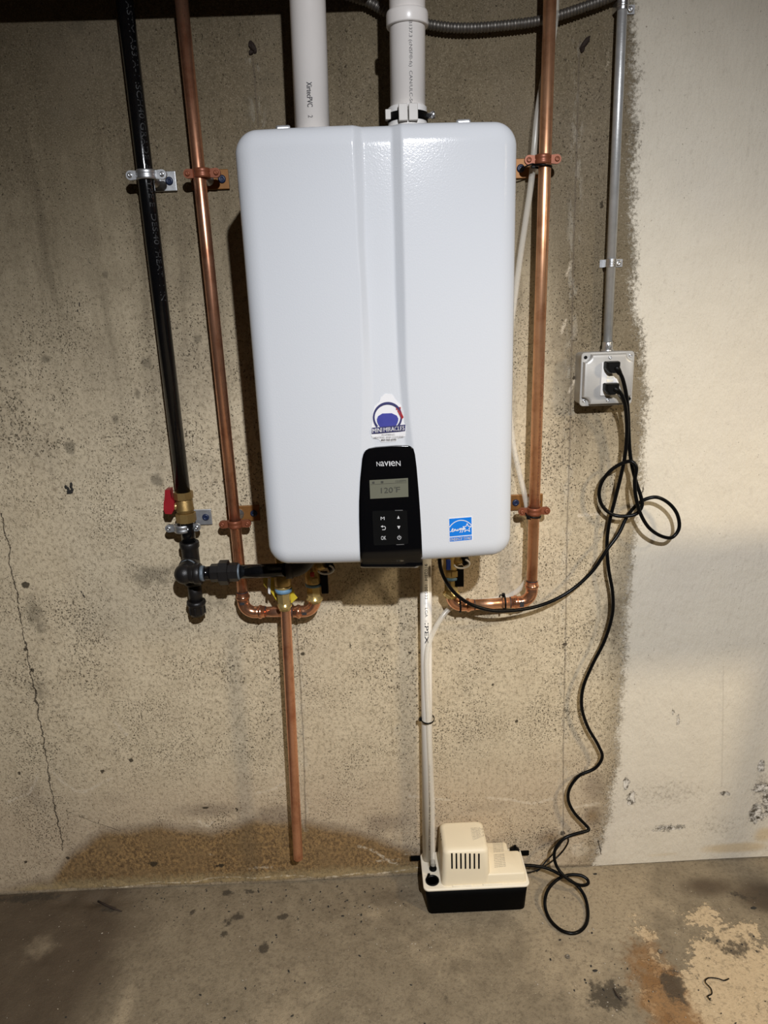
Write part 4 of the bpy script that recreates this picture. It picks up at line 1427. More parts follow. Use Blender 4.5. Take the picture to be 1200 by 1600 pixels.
pipe_txt(mb, 'B137.3 (cNSF®-fs)  CAN/ULC-S636', line_pt(va, vb, at(640, 32, y=YV - RV).z), line_pt(va, vb, at(640, 172, y=YV - RV).z), RV + 0.0003, 0.10, 0.24)
mb.build('lettering', M_INKG, vr)

# ------------------------------------------------------------------ armoured cable and conduit along the top
fx = thing('flexible_conduit', 'grey ribbed flexible conduit sagging across the top of the wall', 'conduit', tuple(at(760, 42, y=-0.02)))
ctl = [at(u, v, y=y) for u, v, y in ((520, -14, -0.022), (575, 3, -0.022), (610, 22, -0.022), (660, 36, -0.022), (700, 42.5, -0.022), (735, 43.5, -0.022), (785, 40, -0.022), (840, 33, -0.022), (880, 22, -0.022), (915, 10, -0.022), (950, -3, -0.022), (990, -22, -0.022))]
path = catmull(ctl, 0.0011)
rs = []
acc = 0.0
for i, p in enumerate(path):
    if i:
        acc += (p - path[i - 1]).length
    ph = (acc / 0.0062) % 1.0
    rs.append(0.0088 if ph < 0.62 else 0.0072)
MB().tube(path, rs, 16).build('ribbed_armor', M_FLEX, fx)

YE, RE = -0.022, 0.0092
cd = thing('metal_conduit', 'thin galvanized conduit running down the wall to the outlet box', 'conduit', tuple(at(951, 530, y=YE)))
ea, eb = at(970.3, 60, y=YE), at(950.6, 510, y=YE)
zco = at(950, 549, y=YE).z
MB().tube([line_pt(ea, eb, 2.28), line_pt(ea, eb, zco + 0.012)], RE, 24).build('tube', plain('emt', (0.56, 0.565, 0.555), 0.40, 0.6, 0.2, 60, 0.2, 400), cd)
p = line_pt(ea, eb, zco)
mb = MB()
mb.lathe(p, VZ, [(0, RE + 0.0040), (0.004, RE + 0.0040), (0.005, RE + 0.0018), (0.018, RE + 0.0018), (0.020, RE + 0.0005)], 24)
mb.lathe(p + Vector((0, -RE - 0.001, 0.012)), (0, -1, 0), [(0, 0.0045), (0.0035, 0.0045), (0.004, 0.003)], 12)
mb.build('box_connector', M_ZINC, cd)


def strap(u, v, label, two):
    z = at(u, v, y=-0.015).z
    c = line_pt(ea, eb, z)
    t = thing('conduit_strap', label, 'strap', (c.x, 0, z), 'conduit straps')
    mb = MB()
    h = 0.0075
    prof = []
    for i in range(17):
        q = math.pi * i / 16
        prof.append((math.cos(q), -math.sin(q)))
    R_o = RE + 0.0018
    yb = -0.0022
    outer = [(R_o * a, YE + R_o * b) for a, b in prof]
    outer = [(R_o + 0.019, yb), (R_o, yb)] + outer + ([(-R_o, yb), (-R_o - 0.006, yb)] if two else [(-R_o, yb)])
    inner = [(x_, y_ + 0.0016) if abs(x_) >= R_o - 1e-6 and abs(y_ - yb) < 1e-6 else (x_ * (RE + 0.0002) / R_o, YE + (y_ - YE) * (RE + 0.0002) / R_o) for x_, y_ in outer]
    L0 = [[Vector((c.x + a, b, z + zz)) for a, b in outer] for zz in (-h, h)]
    L1 = [[Vector((c.x + a, b, z + zz)) for a, b in inner] for zz in (h, -h)]
    r4 = [[mb.bm.verts.new(p) for p in l] for l in L0 + L1]
    for a, b in zip(r4, r4[1:] + r4[:1]):
        for i in range(len(a) - 1):
            mb.bm.faces.new((a[i], a[i + 1], b[i + 1], b[i]))
    for e in (0, -1):
        mb.bm.faces.new([r[e] for r in r4])
    for zz in (-0.002, 0.002):
        mb.tube([Vector((c.x + (R_o + 0.0003) * math.cos(q), YE - (R_o + 0.0003) * math.sin(q), z + zz)) for q in np.linspace(0.25, math.pi - 0.25, 10)], 0.0009, 6)
    mb.build('strap_band', M_ZINC, t)
    MB().lathe((c.x + R_o + 0.010, -0.002, z), (0, -1, 0), [(0, 0.0058), (0.0015, 0.0058), (0.0040, 0.0042), (0.0042, 0.002), (0.0028, 0.0016)], 14).build('strap_screw', M_ZINC, t)


strap(957, 411, 'shiny steel strap half way down the thin galvanized conduit', True)
strap(975, 11, 'steel strap at the upper end of the thin galvanized conduit', False)

# ------------------------------------------------------------------ outlet box
bx = thing('outlet_box', 'square galvanized outlet box with white receptacle, below the thin conduit', 'outlet', tuple(at(948, 592, y=-0.02)))
YB = -0.050
c_tl, c_tr, c_br, c_bl = at(909, 551.5, y=YB), at(991, 547.5, y=YB), at(988, 632, y=YB), at(905, 635, y=YB)
x0, x1 = (c_tl.x + c_bl.x) / 2, (c_tr.x + c_br.x) / 2
z1, z0 = (c_tl.z + c_tr.z) / 2, (c_bl.z + c_br.z) / 2
mb = MB()
mb.loft([[Vector((p.x, y, p.y)) for p in rrect(x0 + 0.002, x1 - 0.002, z0 + 0.002, z1 - 0.002, 0.008, 0)] for y in (-0.001, YB + 0.003)])
body = mb.build('box_body', M_BOXSTEEL, bx, 40)
mb = MB()
mb.loft([[Vector((p.x, y, p.y)) for p in rrect(x0 + i_, x1 - i_, z0 + i_, z1 - i_, 0.008, 0)] for y, i_ in ((YB + 0.003, 0), (YB + 0.0008, 0), (YB, 0.0008))])


def notch_pts(y, ins):
    a, b, c, d = x0 + 0.0035 + ins, x1 - 0.0035 - ins, z0 + 0.0035 + ins, z1 - 0.0035 - ins
    r = 0.0150
    pts = []
    for cx_, cz_, qs, qe in ((b, d, 270, 180), (a, d, 360, 270), (a, c, 90, 0), (b, c, 180, 90)):
        for i in range(9):
            qq = math.radians(qs + (qe - qs) * i / 8)
            pts.append(Vector((cx_ + r * math.cos(qq), y, cz_ + r * math.sin(qq))))
    return pts


mb.loft([notch_pts(YB + 0.0005, 0), notch_pts(YB - 0.0085, 0.0012), notch_pts(YB - 0.0100, 0.0026), notch_pts(YB - 0.0104, 0.0050)])
mb.build('box_cover', M_BOXSTEEL, bx, 32)
YCV = YB - 0.0104
for u, v, y in ((915, 558.5, YB), (985, 555, YB), (912.5, 626.5, YB), (983, 623, YB), (953.5, 558.5, YCV), (949.5, 625, YCV)):
    p = at(u, v, y=y)
    dark_ = u in (915, 983) and v in (558.5, 623)
    mb = MB()
    mb.lathe(p + Vector((0, 0.0004, 0)), (0, -1, 0), [(0, 0.0036), (0.0012, 0.0036), (0.0022, 0.0028), (0.0023, 0.0011), (0.0012, 0.0009)], 14)
    mb.build('cover_screw', M_BLACK if dark_ else (M_ZINC if y == YB else M_GALV), bx)
r_tl, r_tr, r_br, r_bl = at(940, 566, y=YCV), at(968.5, 565, y=YCV), at(964, 617, y=YCV), at(937.5, 618.5, y=YCV)
rx0, rx1, rz0, rz1 = (r_tl.x + r_bl.x) / 2, (r_tr.x + r_br.x) / 2, (r_bl.z + r_br.z) / 2, (r_tl.z + r_tr.z) / 2
mb = MB()
mb.loft([[Vector((p.x, y, p.y)) for p in rrect(rx0 + i_, rx1 - i_, rz0 + i_, rz1 - i_, 0.002, 0)] for y, i_ in ((YCV + 0.002, 0), (YCV - 0.0022, 0), (YCV - 0.0030, 0.0008))])
rc = mb.build('receptacle', M_WHITE, bx, 40)
rcx, rcz = (rx0 + rx1) / 2, (rz0 + rz1) / 2
mb = MB()
for dz in (-0.0035, 0.0045):
    mb.box((rcx, YCV - 0.0034, rcz + dz), (0.014, 0.0016, 0.0055), bev=0.0005)
mb.build('test_button', M_LID, rc)


# ------------------------------------------------------------------ cords
RCORD = 0.0040


def cord_obj(name, label, ctl, r, cat='cord', mat=None, step=0.004, group=None, seg=12):
    path = catmull(ctl, step)
    o = MB().tube(path, r, seg).build(name, mat or M_CORD)
    tag(o, label, cat, group)
    return o


def cord_thing(name, label, ctl, r, plug_uv, group):
    t = thing(name, label, 'cord', tuple(ctl[0]), group)
    MB().tube(catmull(ctl, 0.004), r, 12).build('cable', M_CORD, t)
    u, v = plug_uv
    pr = []
    c = at(u, v, y=YCV - 0.015)
    hw, hh = 0.0148, 0.0120
    prof = [(-hw, hh), (hw, hh), (hw, hh * 0.1), (hw * 0.50, -hh), (-hw * 0.45, -hh), (-hw, -hh * 0.15)]
    mb = MB()
    lp = []
    for y, k in ((YCV - 0.0032, 0.92), (YCV - 0.0045, 1.0), (YCV - 0.020, 0.95), (YCV - 0.0245, 0.80)):
        lp.append([Vector((c.x + a * k, y, c.z + b * k)) for a, b in prof])
    mb.loft(lp, smooth=False)
    bmesh.ops.bevel(mb.bm, geom=mb.bm.edges[:], offset=0.0012, segments=2, affect='EDGES')
    mb.build('plug', M_BLACK, t)
    a = Vector((c.x + 0.004, YCV - 0.017, c.z - 0.001))
    b = ctl[0] + (ctl[1] - ctl[0]).normalized() * 0.012
    MB().tube([a, ctl[0], b], [0.0085, 0.0070, 0.0050], 14).build('strain_relief', M_BLACK, t)
    return t


def c7(x_, y_):
    return 880 + x_ / 3.476, 400 + y_ / 3.476


def c6(x_, y_):
    return 820 + x_ / 8.42, 1280 + y_ / 8.42


# heater's cord: upper plug, knot of loops, then down-left and up into the heater
kn = [(293, 612, -.082), (318, 655, -.080), (340, 740, -.070), (352, 850, -.056), (356, 960, -.048), (363, 1070, -.044), (378, 1160, -.044), (400, 1240, -.046), (424, 1315, -.050), (428, 1355, -.052), (400, 1398, -.052), (340, 1413, -.048), (270, 1405, -.040), (216, 1362, -.036), (195, 1300, -.034), (208, 1232, -.036), (258, 1165, -.042), (325, 1124, -.050), (372, 1116, -.058), (396, 1145, -.062), (388, 1225, -.062), (395, 1310, -.062), (420, 1400, -.062), (470, 1480, -.060), (540, 1524, -.056), (592, 1528, -.052), (628, 1482, -.050), (620, 1405, -.048), (572, 1342, -.048), (505, 1310, -.048), (445, 1322, -.044), (402, 1350, -.040), (350, 1410, -.036), (300, 1510, -.044), (240, 1592, -.052)]
ctl = [at(*c7(a, b), y=y) for a, b, y in kn]
ctl += [at(u, v, y=y) for u, v, y in ((925, 893, -.055), (890, 924, -.06), (850, 944, -.07), (810, 953, -.085), (770, 954, -.095), (735, 944, -.10), (712, 928, -.105), (698, 910, -.11), (690, 893, -.115), (687, 878, -.12))]
ctl.append(Vector((ctl[-1].x, ctl[-1].y, HB + 0.003)))
cord_thing('power_cord', 'black cord from the upper plug, looped in a knot and running to the heater', ctl, RCORD, (957, 574), 'power cords at the outlet box')
# pump's cord: lower plug, hanging down the wall to the floor loops and the pump
kp = [(285, 722, -.082), (312, 748, -.082), (334, 800, -.076), (344, 880, -.062), (346, 960, -.054), (336, 1080, -.046), (312, 1200, -.040), (282, 1320, -.032), (252, 1440, -.026), (240, 1520, -.024), (238, 1600, -.024)]
ctl = [at(*c7(a, b), y=y) for a, b, y in kp]
ctl += [at(u, v, y=y) for u, v, y in ((951, 890, -.03), (957, 925, -.03), (957, 958, -.03), (945, 1000, -.03), (925, 1040, -.03), (911, 1075, -.03), (909, 1105, -.03), (918, 1135, -.03), (935, 1165, -.03), (941, 1183, -.03), (930, 1200, -.03), (905, 1212, -.03), (890, 1232, -.03), (888, 1250, -.03), (896, 1268, -.034), (913, 1287, -.038))]
fl = [(838, 118, -.042), (843, 140, -.045), (800, 160, -.048), (680, 190, -.052), (540, 240, -.056), (445, 320, -.060), (393, 420, -.066), (390, 520, -.072), (420, 620, -.080), (500, 730, -.092), (600, 810, -.100), (700, 862, -.104), (790, 868, -.100), (834, 845, -.094), (828, 800, -.086), (760, 748, -.078), (660, 730, -.074), (560, 738, -.074), (460, 775, -.080), (370, 845, -.092), (300, 940, -.108), (266, 1060, -.128), (272, 1180, -.145), (320, 1300, -.163), (400, 1400, -.176), (500, 1472, -.185), (620, 1502, -.188), (720, 1478, -.184), (800, 1395, -.172), (831, 1280, -.158), (820, 1130, -.136), (780, 1000, -.116), (700, 885, -.098), (600, 805, -.088), (500, 748, -.080), (400, 692, -.074), (280, 642, -.068), (150, 617, -.066), (20, 607, -.066), (-60, 606, -.066)]
for a, b, y in fl:
    u, v = c6(a, b)
    p = at(u, v, y=y)
    if p.z < RCORD + 0.0005:
        p = at(u, v, z=RCORD + 0.0005)
    ctl.append(p)
cord_thing('power_cord', 'black cord from the lower plug, hanging to floor loops beside the pump', ctl, RCORD, (955.5, 608), 'power cords at the outlet box')
# thin lead looping behind
ctl = []
for a, b, y in ((-40, 702, -.055), (20, 703, -.055), (95, 694, -.052), (180, 660, -.048), (290, 600, -.036), (420, 505, -.022), (530, 380, -.014), (575, 280, -.011), (560, 235, -.010), (500, 285, -.014), (430, 380, -.022), (360, 470, -.030), (290, 540, -.036), (235, 610, -.042), (200, 655, -.046), (150, 690, -.050)):
    u, v = c6(a, b)
    p = at(u, v, y=y)
    if p.z < 0.0025:
        p = at(u, v, z=0.0025)
    ctl.append(p)
cord_obj('signal_wire', 'thin black wire looping up the wall foot beside the pump', ctl, 0.0018, 'wire', seg=8)

# ------------------------------------------------------------------ condensate drain and clear tube
YD = -0.040
dp = thing('drain_pipe', 'white plastic drain pipe running from under the heater down to the pump', 'pipe', tuple(at(667, 1330, y=YD)))
da, db = at(665.3, 900, y=YD), at(667.8, 1250, y=YD)
RD = 0.0133
zpump = 0.086
MB().tube([line_pt(da, db, HB + 0.003), line_pt(da, db, 0.084)], RD, 28).build('pipe_wall', M_PVC2, dp)
mb = MB()
z_ = lambda v: line_pt(da, db, at(667, v, y=YD - RD).z)
pipe_txt(mb, '91028H  100533  ::  LGA  ::', z_(881), z_(972), RD + 0.0003, -0.02, 0.46)
mb.build('lettering', M_INK, dp)
mb = MB()
pipe_txt(mb, 'IPEX', z_(974), z_(1006), RD + 0.0003, 0.0, 0.62, 0.012)
mb.build('lettering', M_INK, dp)
mb = MB()
pipe_txt(mb, 'IPEX 3/4 PVC SCH40 480 PSI 91028H NSF-pw', z_(1196), z_(1330), RD + 0.0003, 0.30, 0.40)
mb.build('lettering', M_INK, dp)

RT = 0.0062
tp = [(676.5, 1352, -.098), (676.5, 1338, -.094), (676, 1310, -.085), (676, 1260, -.072), (674.5, 1225, -.066), (673, 1190, -.064), (671, 1150, -.062), (670, 1126, -.060), (668.5, 1090, -.061), (667.5, 1060, -.062), (667, 1035, -.062), (669, 1012, -.060), (676, 990, -.054), (688, 968, -.044), (700, 953, -.034), (716, 944, -.026), (745, 940, -.022), (775, 936, -.022), (797, 930, -.022), (812, 920, -.022), (822, 907, -.022), (828, 890, -.024), (829, 860, -.030), (828, 825, -.036), (824, 795, -.034), (819, 770, -.030), (810, 733, -.028), (803, 700, -.03), (798, 660, -.032), (796, 590, -.034), (798, 520, -.034), (805, 460, -.032), (814, 394, -.030), (822, 340, -.030), (830, 285, -.032), (835, 230, -.034), (841, 170, -.032), (851, 115, -.030), (862, 70, -.030), (867.5, 30, -.030), (869, -20, -.030)]
tb = thing('clear_tube', 'clear vinyl tube climbing from the pump, tied to the white drain pipe', 'tube', tuple(at(676.5, 1352, y=-0.098)))
mb = MB()
path = catmull([at(u, v, y=y) for u, v, y in tp], 0.006)
mb.tube(path, RT, 14, caps=False)
mb.build('tube_wall', M_VINYL, tb)


def tie(c, axis, r, label, head=(0, -1, 0), tail=None, squash=1.0, side=None):
    """cable tie: band round a pipe, lock head, optional tail"""
    axis = Vector(axis).normalized()
    a = Vector(head).normalized()
    a = (a - axis * a.dot(axis)).normalized()
    b = axis.cross(a)
    t = thing('cable_tie', label, 'cable tie', tuple(c), 'cable ties')
    mb = MB()
    loops = []
    n = 30
    for i in range(n):
        q = 2 * math.pi * i / n
        d = math.cos(q) * a + math.sin(q) * b * squash
        o_ = c + d * r
        nrm = d.normalized()
        loops.append([o_ + nrm * 0.0006 + axis * 0.0018, o_ + nrm * 0.0020 + axis * 0.0018, o_ + nrm * 0.0020 - axis * 0.0018, o_ + nrm * 0.0006 - axis * 0.0018])
    loops.append(loops[0])
    mb.loft(loops, True, False, False)
    bmesh.ops.remove_doubles(mb.bm, verts=mb.bm.verts[:], dist=1e-6)
    mb.build('tie_band', M_BLACK, t)
    hd = Vector(side if side is not None else a).normalized()
    MB().box(c + hd * (r * (squash if side is not None and abs(hd.x) > 0.9 else 1) + 0.003), (0.007, 0.007, 0.007), bev=0.001).build('tie_head', M_BLACK, t)
    if tail:
        MB().tube(catmull([Vector(p) for p in tail], 0.003), 0.0014, 6).build('tie_tail', M_BLACK, t)


c = line_pt(da, db, at(667, 1126, y=-0.055).z) + Vector((0.001, -0.006, 0))
tie(c, (0, 0, 1), 0.0205, 'black cable tie round the white drain pipe and clear tube', (0, -1, 0), None, 0.72, (-1, -0.3, 0.1))
z = at(848, 258, y=YC - RCU).z
p = line_pt(ca2, cb2, z)
tie(p + Vector((-0.004, 0.003, 0)), (0.12, 0, 1), 0.0165, 'black cable tie under the upper clamp of the right copper pipe', (0, -1, 0), [p + Vector((-0.017, -0.006, 0.001)), p + Vector((-0.026, -0.010, 0.003)), at(818, 262, y=-0.06), at(812, 266, y=-0.05)], 1.0, (-1, -0.3, 0))
z = at(834, 809, y=YC - RCU).z
p = line_pt(ca2, cb2, z)
tie(p + Vector((-0.001, 0.003, 0)), (0.10, 0, 1), 0.0150, 'black cable tie under the lower clamp of the right copper pipe', (0, -1, 0), [at(829, 812, y=-0.072), at(824, 806, y=-0.066), at(820, 800, y=-0.055)], 1.0, (-0.8, -0.7, 0))
zc = Vector((at(790, 940, y=hy2 - RCU).x, hy2 + 0.003, zR + 0.001))
tie(zc, (1, 0, 0.0), 0.0155, 'black cable tie near the right end of the horizontal copper pipe', (0, -1, 0), [zc + Vector((-0.004, 0, 0.016)), zc + Vector((-0.010, -0.006, 0.022)), zc + Vector((-0.014, -0.014, 0.020))], 1.0, (-0.1, 0.1, 1))
zc = Vector((at(719.5, 946, y=hy2 - RCU).x, hy2 + 0.001, zR))
tie(zc, (1, 0, 0.0), 0.0150, 'black cable tie beside the right lower copper elbow near the brass valve', (0, -1, 0), None, 1.0, (0, 0.5, 1))

# ------------------------------------------------------------------ condensate pump
pm = thing('condensate_pump', 'cream and black condensate pump on the floor under the drain pipe', 'pump', (0.19, -0.073, 0))
ZL = 0.079
PX0, PX1, PY0, PY1 = 0.0562, 0.3160, -0.1370, -0.0130
mb = MB()
mb.loft([rrect(PX0 + i_, PX1 - i_, PY0 + j_, PY1 - j_, 0.012, z) for i_, j_, z in ((0.012, 0.006, 0.0005), (0.0095, 0.004, 0.003), (0.006, 0.003, 0.05), (0.004, 0.002, ZL - 0.006))])
# wall-mount ears of the tank
mb.box((PX0 - 0.012, PY1 - 0.006, ZL - 0.012), (0.026, 0.004, 0.014), bev=0.001)
mb.box((PX1 + 0.010, PY1 - 0.006, ZL - 0.012), (0.026, 0.004, 0.014), bev=0.001)
mb.build('tank', M_TANK, pm)
mb = MB()
mb.loft([rrect(PX0 + i_, PX1 - i_, PY0 + i_, PY1 - i_, 0.013, z) for i_, z in ((0.0015, ZL - 0.0062), (0.0, ZL - 0.005), (0.0, ZL - 0.001), (0.0012, ZL), (0.004, ZL + 0.0002))])
lid = mb.build('lid', M_LID, pm)


def front_x(u, v, z):
    return at(u, v, z=z)


MX0 = at(690, 1384, y=-0.128).x
ZB, ZM = 0.1055, 0.180
# motor cover (tall) and side housing (low)
mb = MB()
mx1 = at(767, 1330, y=-0.12).x
mb.loft([rrect(MX0 + i_, mx1 - i_, -0.128 + j_, -0.016 - i_, 0.013, z) for i_, j_, z in ((0.0, 0.0, ZL), (0.0025, 0.001, 0.12), (0.005, 0.003, ZM - 0.011), (0.0062, 0.0045, ZM - 0.0065), (0.0092, 0.0078, ZM - 0.0028), (0.0128, 0.0125, ZM - 0.0006), (0.0165, 0.0170, ZM))])
cover = mb.build('motor_cover', [M_CREAM, M_BLACK], pm)
for f in cover.data.polygons:
    f.use_smooth = True
cover.data.set_sharp_from_angle(angle=math.radians(45))
# slots sunk into the cover, walls coloured black for the shade inside
mb = MB()
for i in range(7):
    uu = 705.5 + i * 7.0
    p0 = at(uu, 1331.0, y=-0.1195)
    p1 = at(uu + 0.6, 1355.5, y=-0.1225)
    mb.box(((p0.x + p1.x) / 2, -0.122, (p0.z + p1.z) / 2), (0.0040, 0.034, p0.z - p1.z))
for i in range(6):
    mb.box((at(701 + i * 7, 1284, y=-0.02).x, -0.022, ZM - 0.001), (0.006, 0.012, 0.012))
for i, (u, v) in enumerate(((691, 1303.5), (692.2, 1308.5), (693.4, 1313.5))):
    p = at(u, v, y=-0.06 - i * 0.011)
    mb.box((MX0 + 0.006, -0.056 - i * 0.0095, ZM - 0.010), (0.014, 0.0042, 0.0065))
for i in range(5):
    mb.box((mx1 - 0.006, -0.040 - i * 0.0098, ZM - 0.010), (0.014, 0.0042, 0.0065))
cut = mb.build('cutter', M_BLACK)
cut.location = -ROOT['condensate_pump']
bo = cover.modifiers.new('slots', 'BOOLEAN')
bo.operation = 'DIFFERENCE'
bo.solver = 'EXACT'
bo.object = cut
try:
    bo.material_mode = 'TRANSFER'
except Exception:
    pass
cover.parent = None
dg = bpy.context.evaluated_depsgraph_get()
newm = bpy.data.meshes.new_from_object(cover.evaluated_get(dg))
cover.modifiers.clear()
cover.data = newm
cover.parent = pm
bpy.data.objects.remove(cut, do_unlink=True)

hx1 = at(823, 1372, y=-0.127).x
hmid = at(790, 1307, z=ZB).x
mb = MB()
yb0 = at(778, 1307, z=ZB).y
yb1 = at(812, 1327, z=ZB).y


def lshape(ins, z):
    a, b, c = mx1 - 0.02, hmid - ins, hx1 - ins
    y0, y1, y2 = -0.1275 + ins, yb1 - ins, min(yb0, -0.016) - ins
    out = []
    def corner(cx_, cy_, r, q0):
        for i in range(5):
            q = math.radians(q0 + 90 * i / 4)
            out.append(Vector((cx_ + r * math.cos(q), cy_ + r * math.sin(q), z)))
    out.append(Vector((a, y0, z)))
    corner(c - 0.007, y0 + 0.007, 0.007, 270)
    corner(c - 0.007, y1 - 0.007, 0.007, 0)
    for i in range(5):
        q = math.radians(270 - 90 * i / 4)
        out.append(Vector((b + 0.006 + 0.006 * math.cos(q), y1 + 0.006 + 0.006 * math.sin(q), z)))
    corner(b - 0.006, y2 - 0.006, 0.006, 0)
    out.append(Vector((a, y2, z)))
    return out


mb.loft([lshape(i_, z) for i_, z in ((0.0, ZL), (0.002, ZB - 0.004), (0.0032, ZB - 0.0012), (0.0055, ZB))])
mb.build('switch_housing', M_CREAM, pm, 40)
# label print on the covers
mb = MB()


def top_fn(z, tl, tr, br, bl):
    def fn(s, t):
        u = (tl[0] * (1 - s) + tr[0] * s) * t + (bl[0] * (1 - s) + br[0] * s) * (1 - t)
        v = (tl[1] * (1 - s) + tr[1] * s) * t + (bl[1] * (1 - s) + br[1] * s) * (1 - t)
        return at(u, v, z=z)
    return fn


lb = top_fn(ZB + 0.0004, (769, 1310), (785, 1309), (791, 1354), (773, 1356))
for i in range(17):
    if i == 8: continue
    t_ = 0.97 - i * 0.058
    add_text(mb, random.choice(['CAUTION: DISCONNECT POWER', 'RISK OF ELECTRIC SHOCK', 'USE INDOORS ONLY', 'DO NOT REMOVE CORD', 'CONNECT TO GROUNDED']), sub(lb, 0.0, 0.98, t_ - 0.034, t_))
M_LABEL = plain('label_grey', (0.30, 0.27, 0.22), 0.6)
mb.build('lettering', M_LABEL, pm)
mb = MB()
lb = top_fn(ZM + 0.0004, (734, 1293), (757, 1292), (758, 1306), (738, 1314))
for i in range(9):
    t_ = 0.98 - i * 0.11
    add_text(mb, random.choice(['115V 60HZ 1.5A', 'THERMALLY PROTECTED', 'MAX TEMP 140 F', 'CONDENSATE PUMP']), sub(lb, 0.05, 0.95 if i % 3 else 0.7, t_ - 0.07, t_))
mb.build('lettering', M_LABEL, pm)
# inlet cap, discharge barb, adjuster
p = at(675.5, 1376.5, z=ZL)
mb = MB()
mb.lathe((p.x, p.y, ZL - 0.001), VZ, [(0, 0.0168), (0.0042, 0.0168), (0.0048, 0.0160), (0.0042, 0.0142), (0.0012, 0.0138)], 30)
mb.box((p.x - 0.009, p.y + 0.010, ZL + 0.007), (0.005, 0.004, 0.014), Matrix.Rotation(0.4, 4, 'Y'), 0.001)
mb.build('inlet_plug', M_BLACK, pm)
p = at(676.5, 1358, z=ZL)
MB().lathe((p.x, p.y, ZL - 0.0005), VZ, [(0, 0.0095), (0.004, 0.0095), (0.005, 0.0080), (0.014, 0.0075), (0.015, 0.0068), (0.022, 0.0066), (0.026, 0.0058)], 22).build('discharge_barb', M_BLACK, pm)
p = at(803, 1324, z=ZL + 0.006)
mb = MB()
mb.lathe((p.x, min(p.y, -0.026), ZL - 0.001), VZ, [(0, 0.0130), (0.008, 0.0125), (0.012, 0.0085), (0.013, 0.004)], 22)
mb.box((p.x + 0.001, min(p.y, -0.026), ZL + 0.015), (0.007, 0.005, 0.010), bev=0.001)
mb.build('adjuster_knob', M_BLACK, pm)
for u0, u1 in ((707, 737), (755, 785)):
    mb = MB()
    a, b = at(u0, 1383, z=ZL + 0.001), at(u1, 1382, z=ZL + 0.001)
    mb.box(((a.x + b.x) / 2, -0.1305, ZL + 0.0014), (b.x - a.x, 0.004, 0.0028), bev=0.0005)
    mb.build('lid_clip', M_LID, pm)

# ------------------------------------------------------------------ small things on the wall and floor
def rough_chunk(mb, c, s, seed=0, rot=0.0):
    rnd = random.Random(seed)
    res = bmesh.ops.create_icosphere(mb.bm, subdivisions=2, radius=1.0)
    R = Matrix.Rotation(rot, 3, 'Y') if isinstance(s, tuple) else Matrix.Identity(3)
    for v in res['verts']:
        k_ = 1 + 0.35 * mnoise.noise(v.co * 1.7 + Vector((seed * 3.1, seed, 0)))
        v.co = Vector(c) + R @ Vector((v.co.x * s[0] * k_, v.co.y * s[1] * k_, v.co.z * s[2] * k_))


for u, v, sx, sz, rot, lb_ in ((395, 74, 0.006, 0.011, -0.5, 'rusty broken form tie in the wall, left of the plain vent pipe'),
                               (914, 67, 0.005, 0.014, 0.7, 'rusty broken form tie in the wall, left of the thin conduit'),):
    p = at(u, v, y=0)
    mb = MB()
    rough_chunk(mb, (p.x, -0.001, p.z), (sx, 0.005, sz), int(u), rot)
    rough_chunk(mb, (p.x - 0.004, -0.0005, p.z - sz * 0.8), (sx * 0.8, 0.005, sz * 0.4), int(u) + 3, rot)
    tag(mb.build('form_tie', M_RUST), lb_, 'form tie', 'form ties in the wall')
for i, (u, v, sx, sz, lb_) in enumerate(((107, 765, 0.010, 0.012, 'black tar blotch on the bare wall, left of the red valve handle'), (130, 929, 0.0035, 0.010, 'narrow black tar streak on the bare wall, below the larger blotch'), (123, 480, 0.003, 0.008, 'small dark tar fleck on the wall, left of the black gas pipe'))):
    p = at(u, v, y=0)
    mb = MB()
    rnd = random.Random(i)
    for k_ in range(9 if i == 0 else 3):
        rough_chunk(mb, (p.x + rnd.uniform(-1, 1) * sx, -0.0006, p.z + rnd.uniform(-1, 1) * sz), (sx * 0.33, 0.0016, sz * 0.36), i * 20 + k_, 0)
    tag(mb.build('tar_spot', M_CHIP), lb_, 'tar spot')

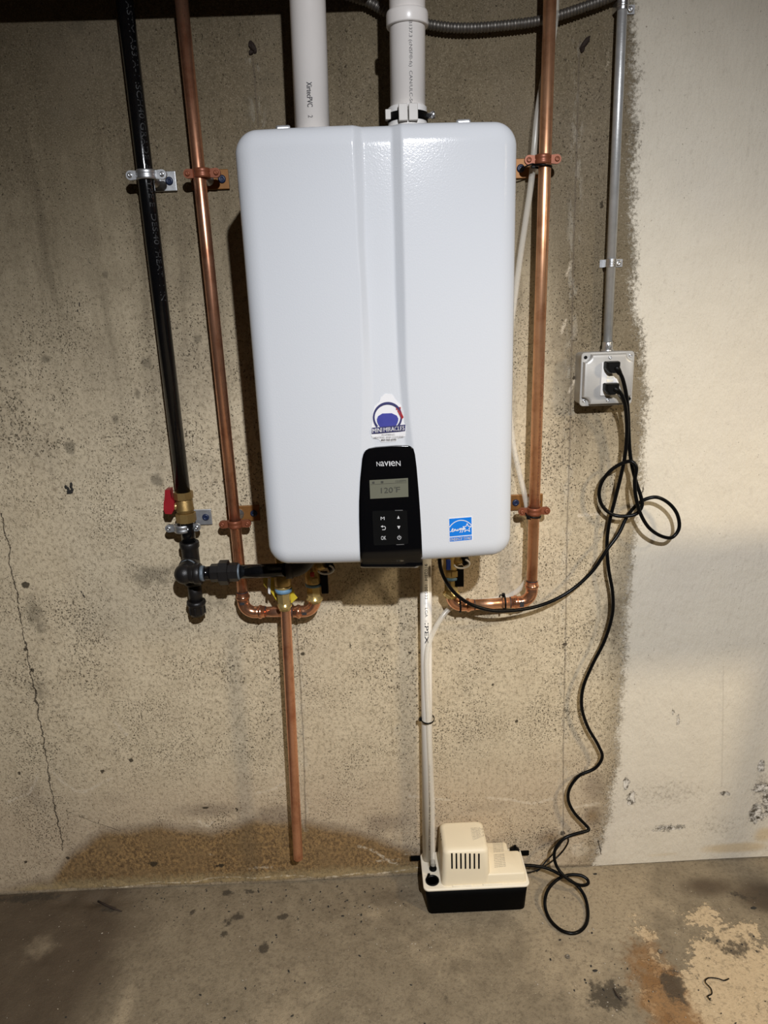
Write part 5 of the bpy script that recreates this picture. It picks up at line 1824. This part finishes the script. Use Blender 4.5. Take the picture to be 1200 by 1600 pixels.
# floor scraps
a = [at(u, v, z=0.003) for u, v in ((1110, 1563), (1106, 1557), (1112, 1553), (1111, 1545), (1102, 1534), (1107, 1528), (1122, 1529), (1132, 1532), (1139, 1529))]
tag(MB().tube(catmull(a, 0.002), 0.0013, 8).build('wire_scrap', M_CORD), 'short bent scrap of black wire on the floor at lower right', 'wire')
a = [at(u, v, z=0.003) for u, v in ((153, 1408), (165, 1414), (176, 1419), (190, 1424))]
tag(MB().tube(a, [0.0022, 0.0030, 0.0026, 0.0016], 7).build('twig', M_TWIG), 'dark wood sliver on the floor by the wall at left', 'twig')
a = [at(u, v, z=0.002) for u, v in ((958, 1544), (964, 1555), (971, 1563))]
tag(MB().tube(a, [0.0008, 0.0022, 0.0010], 6).build('wood_sliver', M_TWIG), 'dark sliver lying in the oil stain on the floor', 'twig')
for u, v, lb_ in ((887, 1494, 'small dull washer on the floor below the cord loop'), (1032, 1486, 'small dull washer on the floor beside the rust stain')):
    p = at(u, v, z=0.0005)
    mb = MB()
    mb.lathe((p.x, p.y, -0.0015), VZ, [(0, 0.0052), (0.0022, 0.0052), (0.0024, 0.0048), (0.0024, 0.0026), (0.0005, 0.0024)], 18)
    tag(mb.build('washer', plain('dull_steel', (0.22, 0.19, 0.15), 0.6, 0.4)), lb_, 'washer')
for i, (u, v, s, lb_) in enumerate(((930, 1516, 0.005, 'dark curled leaf scrap on the floor below the cord loop'), (1178, 1418, 0.006, 'dark crumb of rubble on the floor at the right edge'), (930, 1365, 0.0045, 'dark crumb on the floor right of the small cord loop'))):
    p = at(u, v, z=0.001)
    mb = MB()
    rough_chunk(mb, (p.x, p.y, 0.0), (s * 1.2, s * 0.6, 0.0016), 40 + i, 0)
    tag(mb.build('crumb', M_CHIP), lb_, 'crumb')
# pebble-size litter nobody would count
rnd = random.Random(3)
for nm, mt, lb_, n_, boxes in (('dark_grit', M_CHIP, 'scattered dark grit over the concrete floor', 300, ((200, 640, 1385, 1450), (200, 560, 1380, 1425), (100, 700, 1400, 1600), (850, 1200, 1380, 1600))),
                               ('pale_grit', M_CHIPW, 'scattered pale lime crumbs over the concrete floor', 260, ((540, 720, 1400, 1500), (820, 1000, 1380, 1560), (0, 600, 1400, 1600), (900, 1200, 1400, 1600)))):
    mb = MB()
    for i in range(n_):
        b_ = boxes[i % len(boxes)]
        p = at(rnd.uniform(b_[0], b_[1]), rnd.uniform(b_[2], b_[3]), z=0)
        if PX0 - 0.01 < p.x < PX1 + 0.01 and p.y > PY0 - 0.005 or p.y > -0.012:
            continue
        s = (0.0005 if nm == 'pale_grit' else 0.0007) + (0.0009 if nm == 'pale_grit' else 0.0016) * rnd.random() ** 2
        res = bmesh.ops.create_icosphere(mb.bm, subdivisions=1, radius=1.0)
        q = rnd.uniform(0, 3.1)
        k_ = rnd.uniform(0.8, 2.2)
        for v in res['verts']:
            x_, y_ = v.co.x * s * k_, v.co.y * s
            v.co = Vector((p.x + x_ * math.cos(q) - y_ * math.sin(q), p.y + x_ * math.sin(q) + y_ * math.cos(q), -0.001 + v.co.z * s * 0.8))
    tag(mb.build(nm, mt), lb_, 'grit', None, 'stuff')
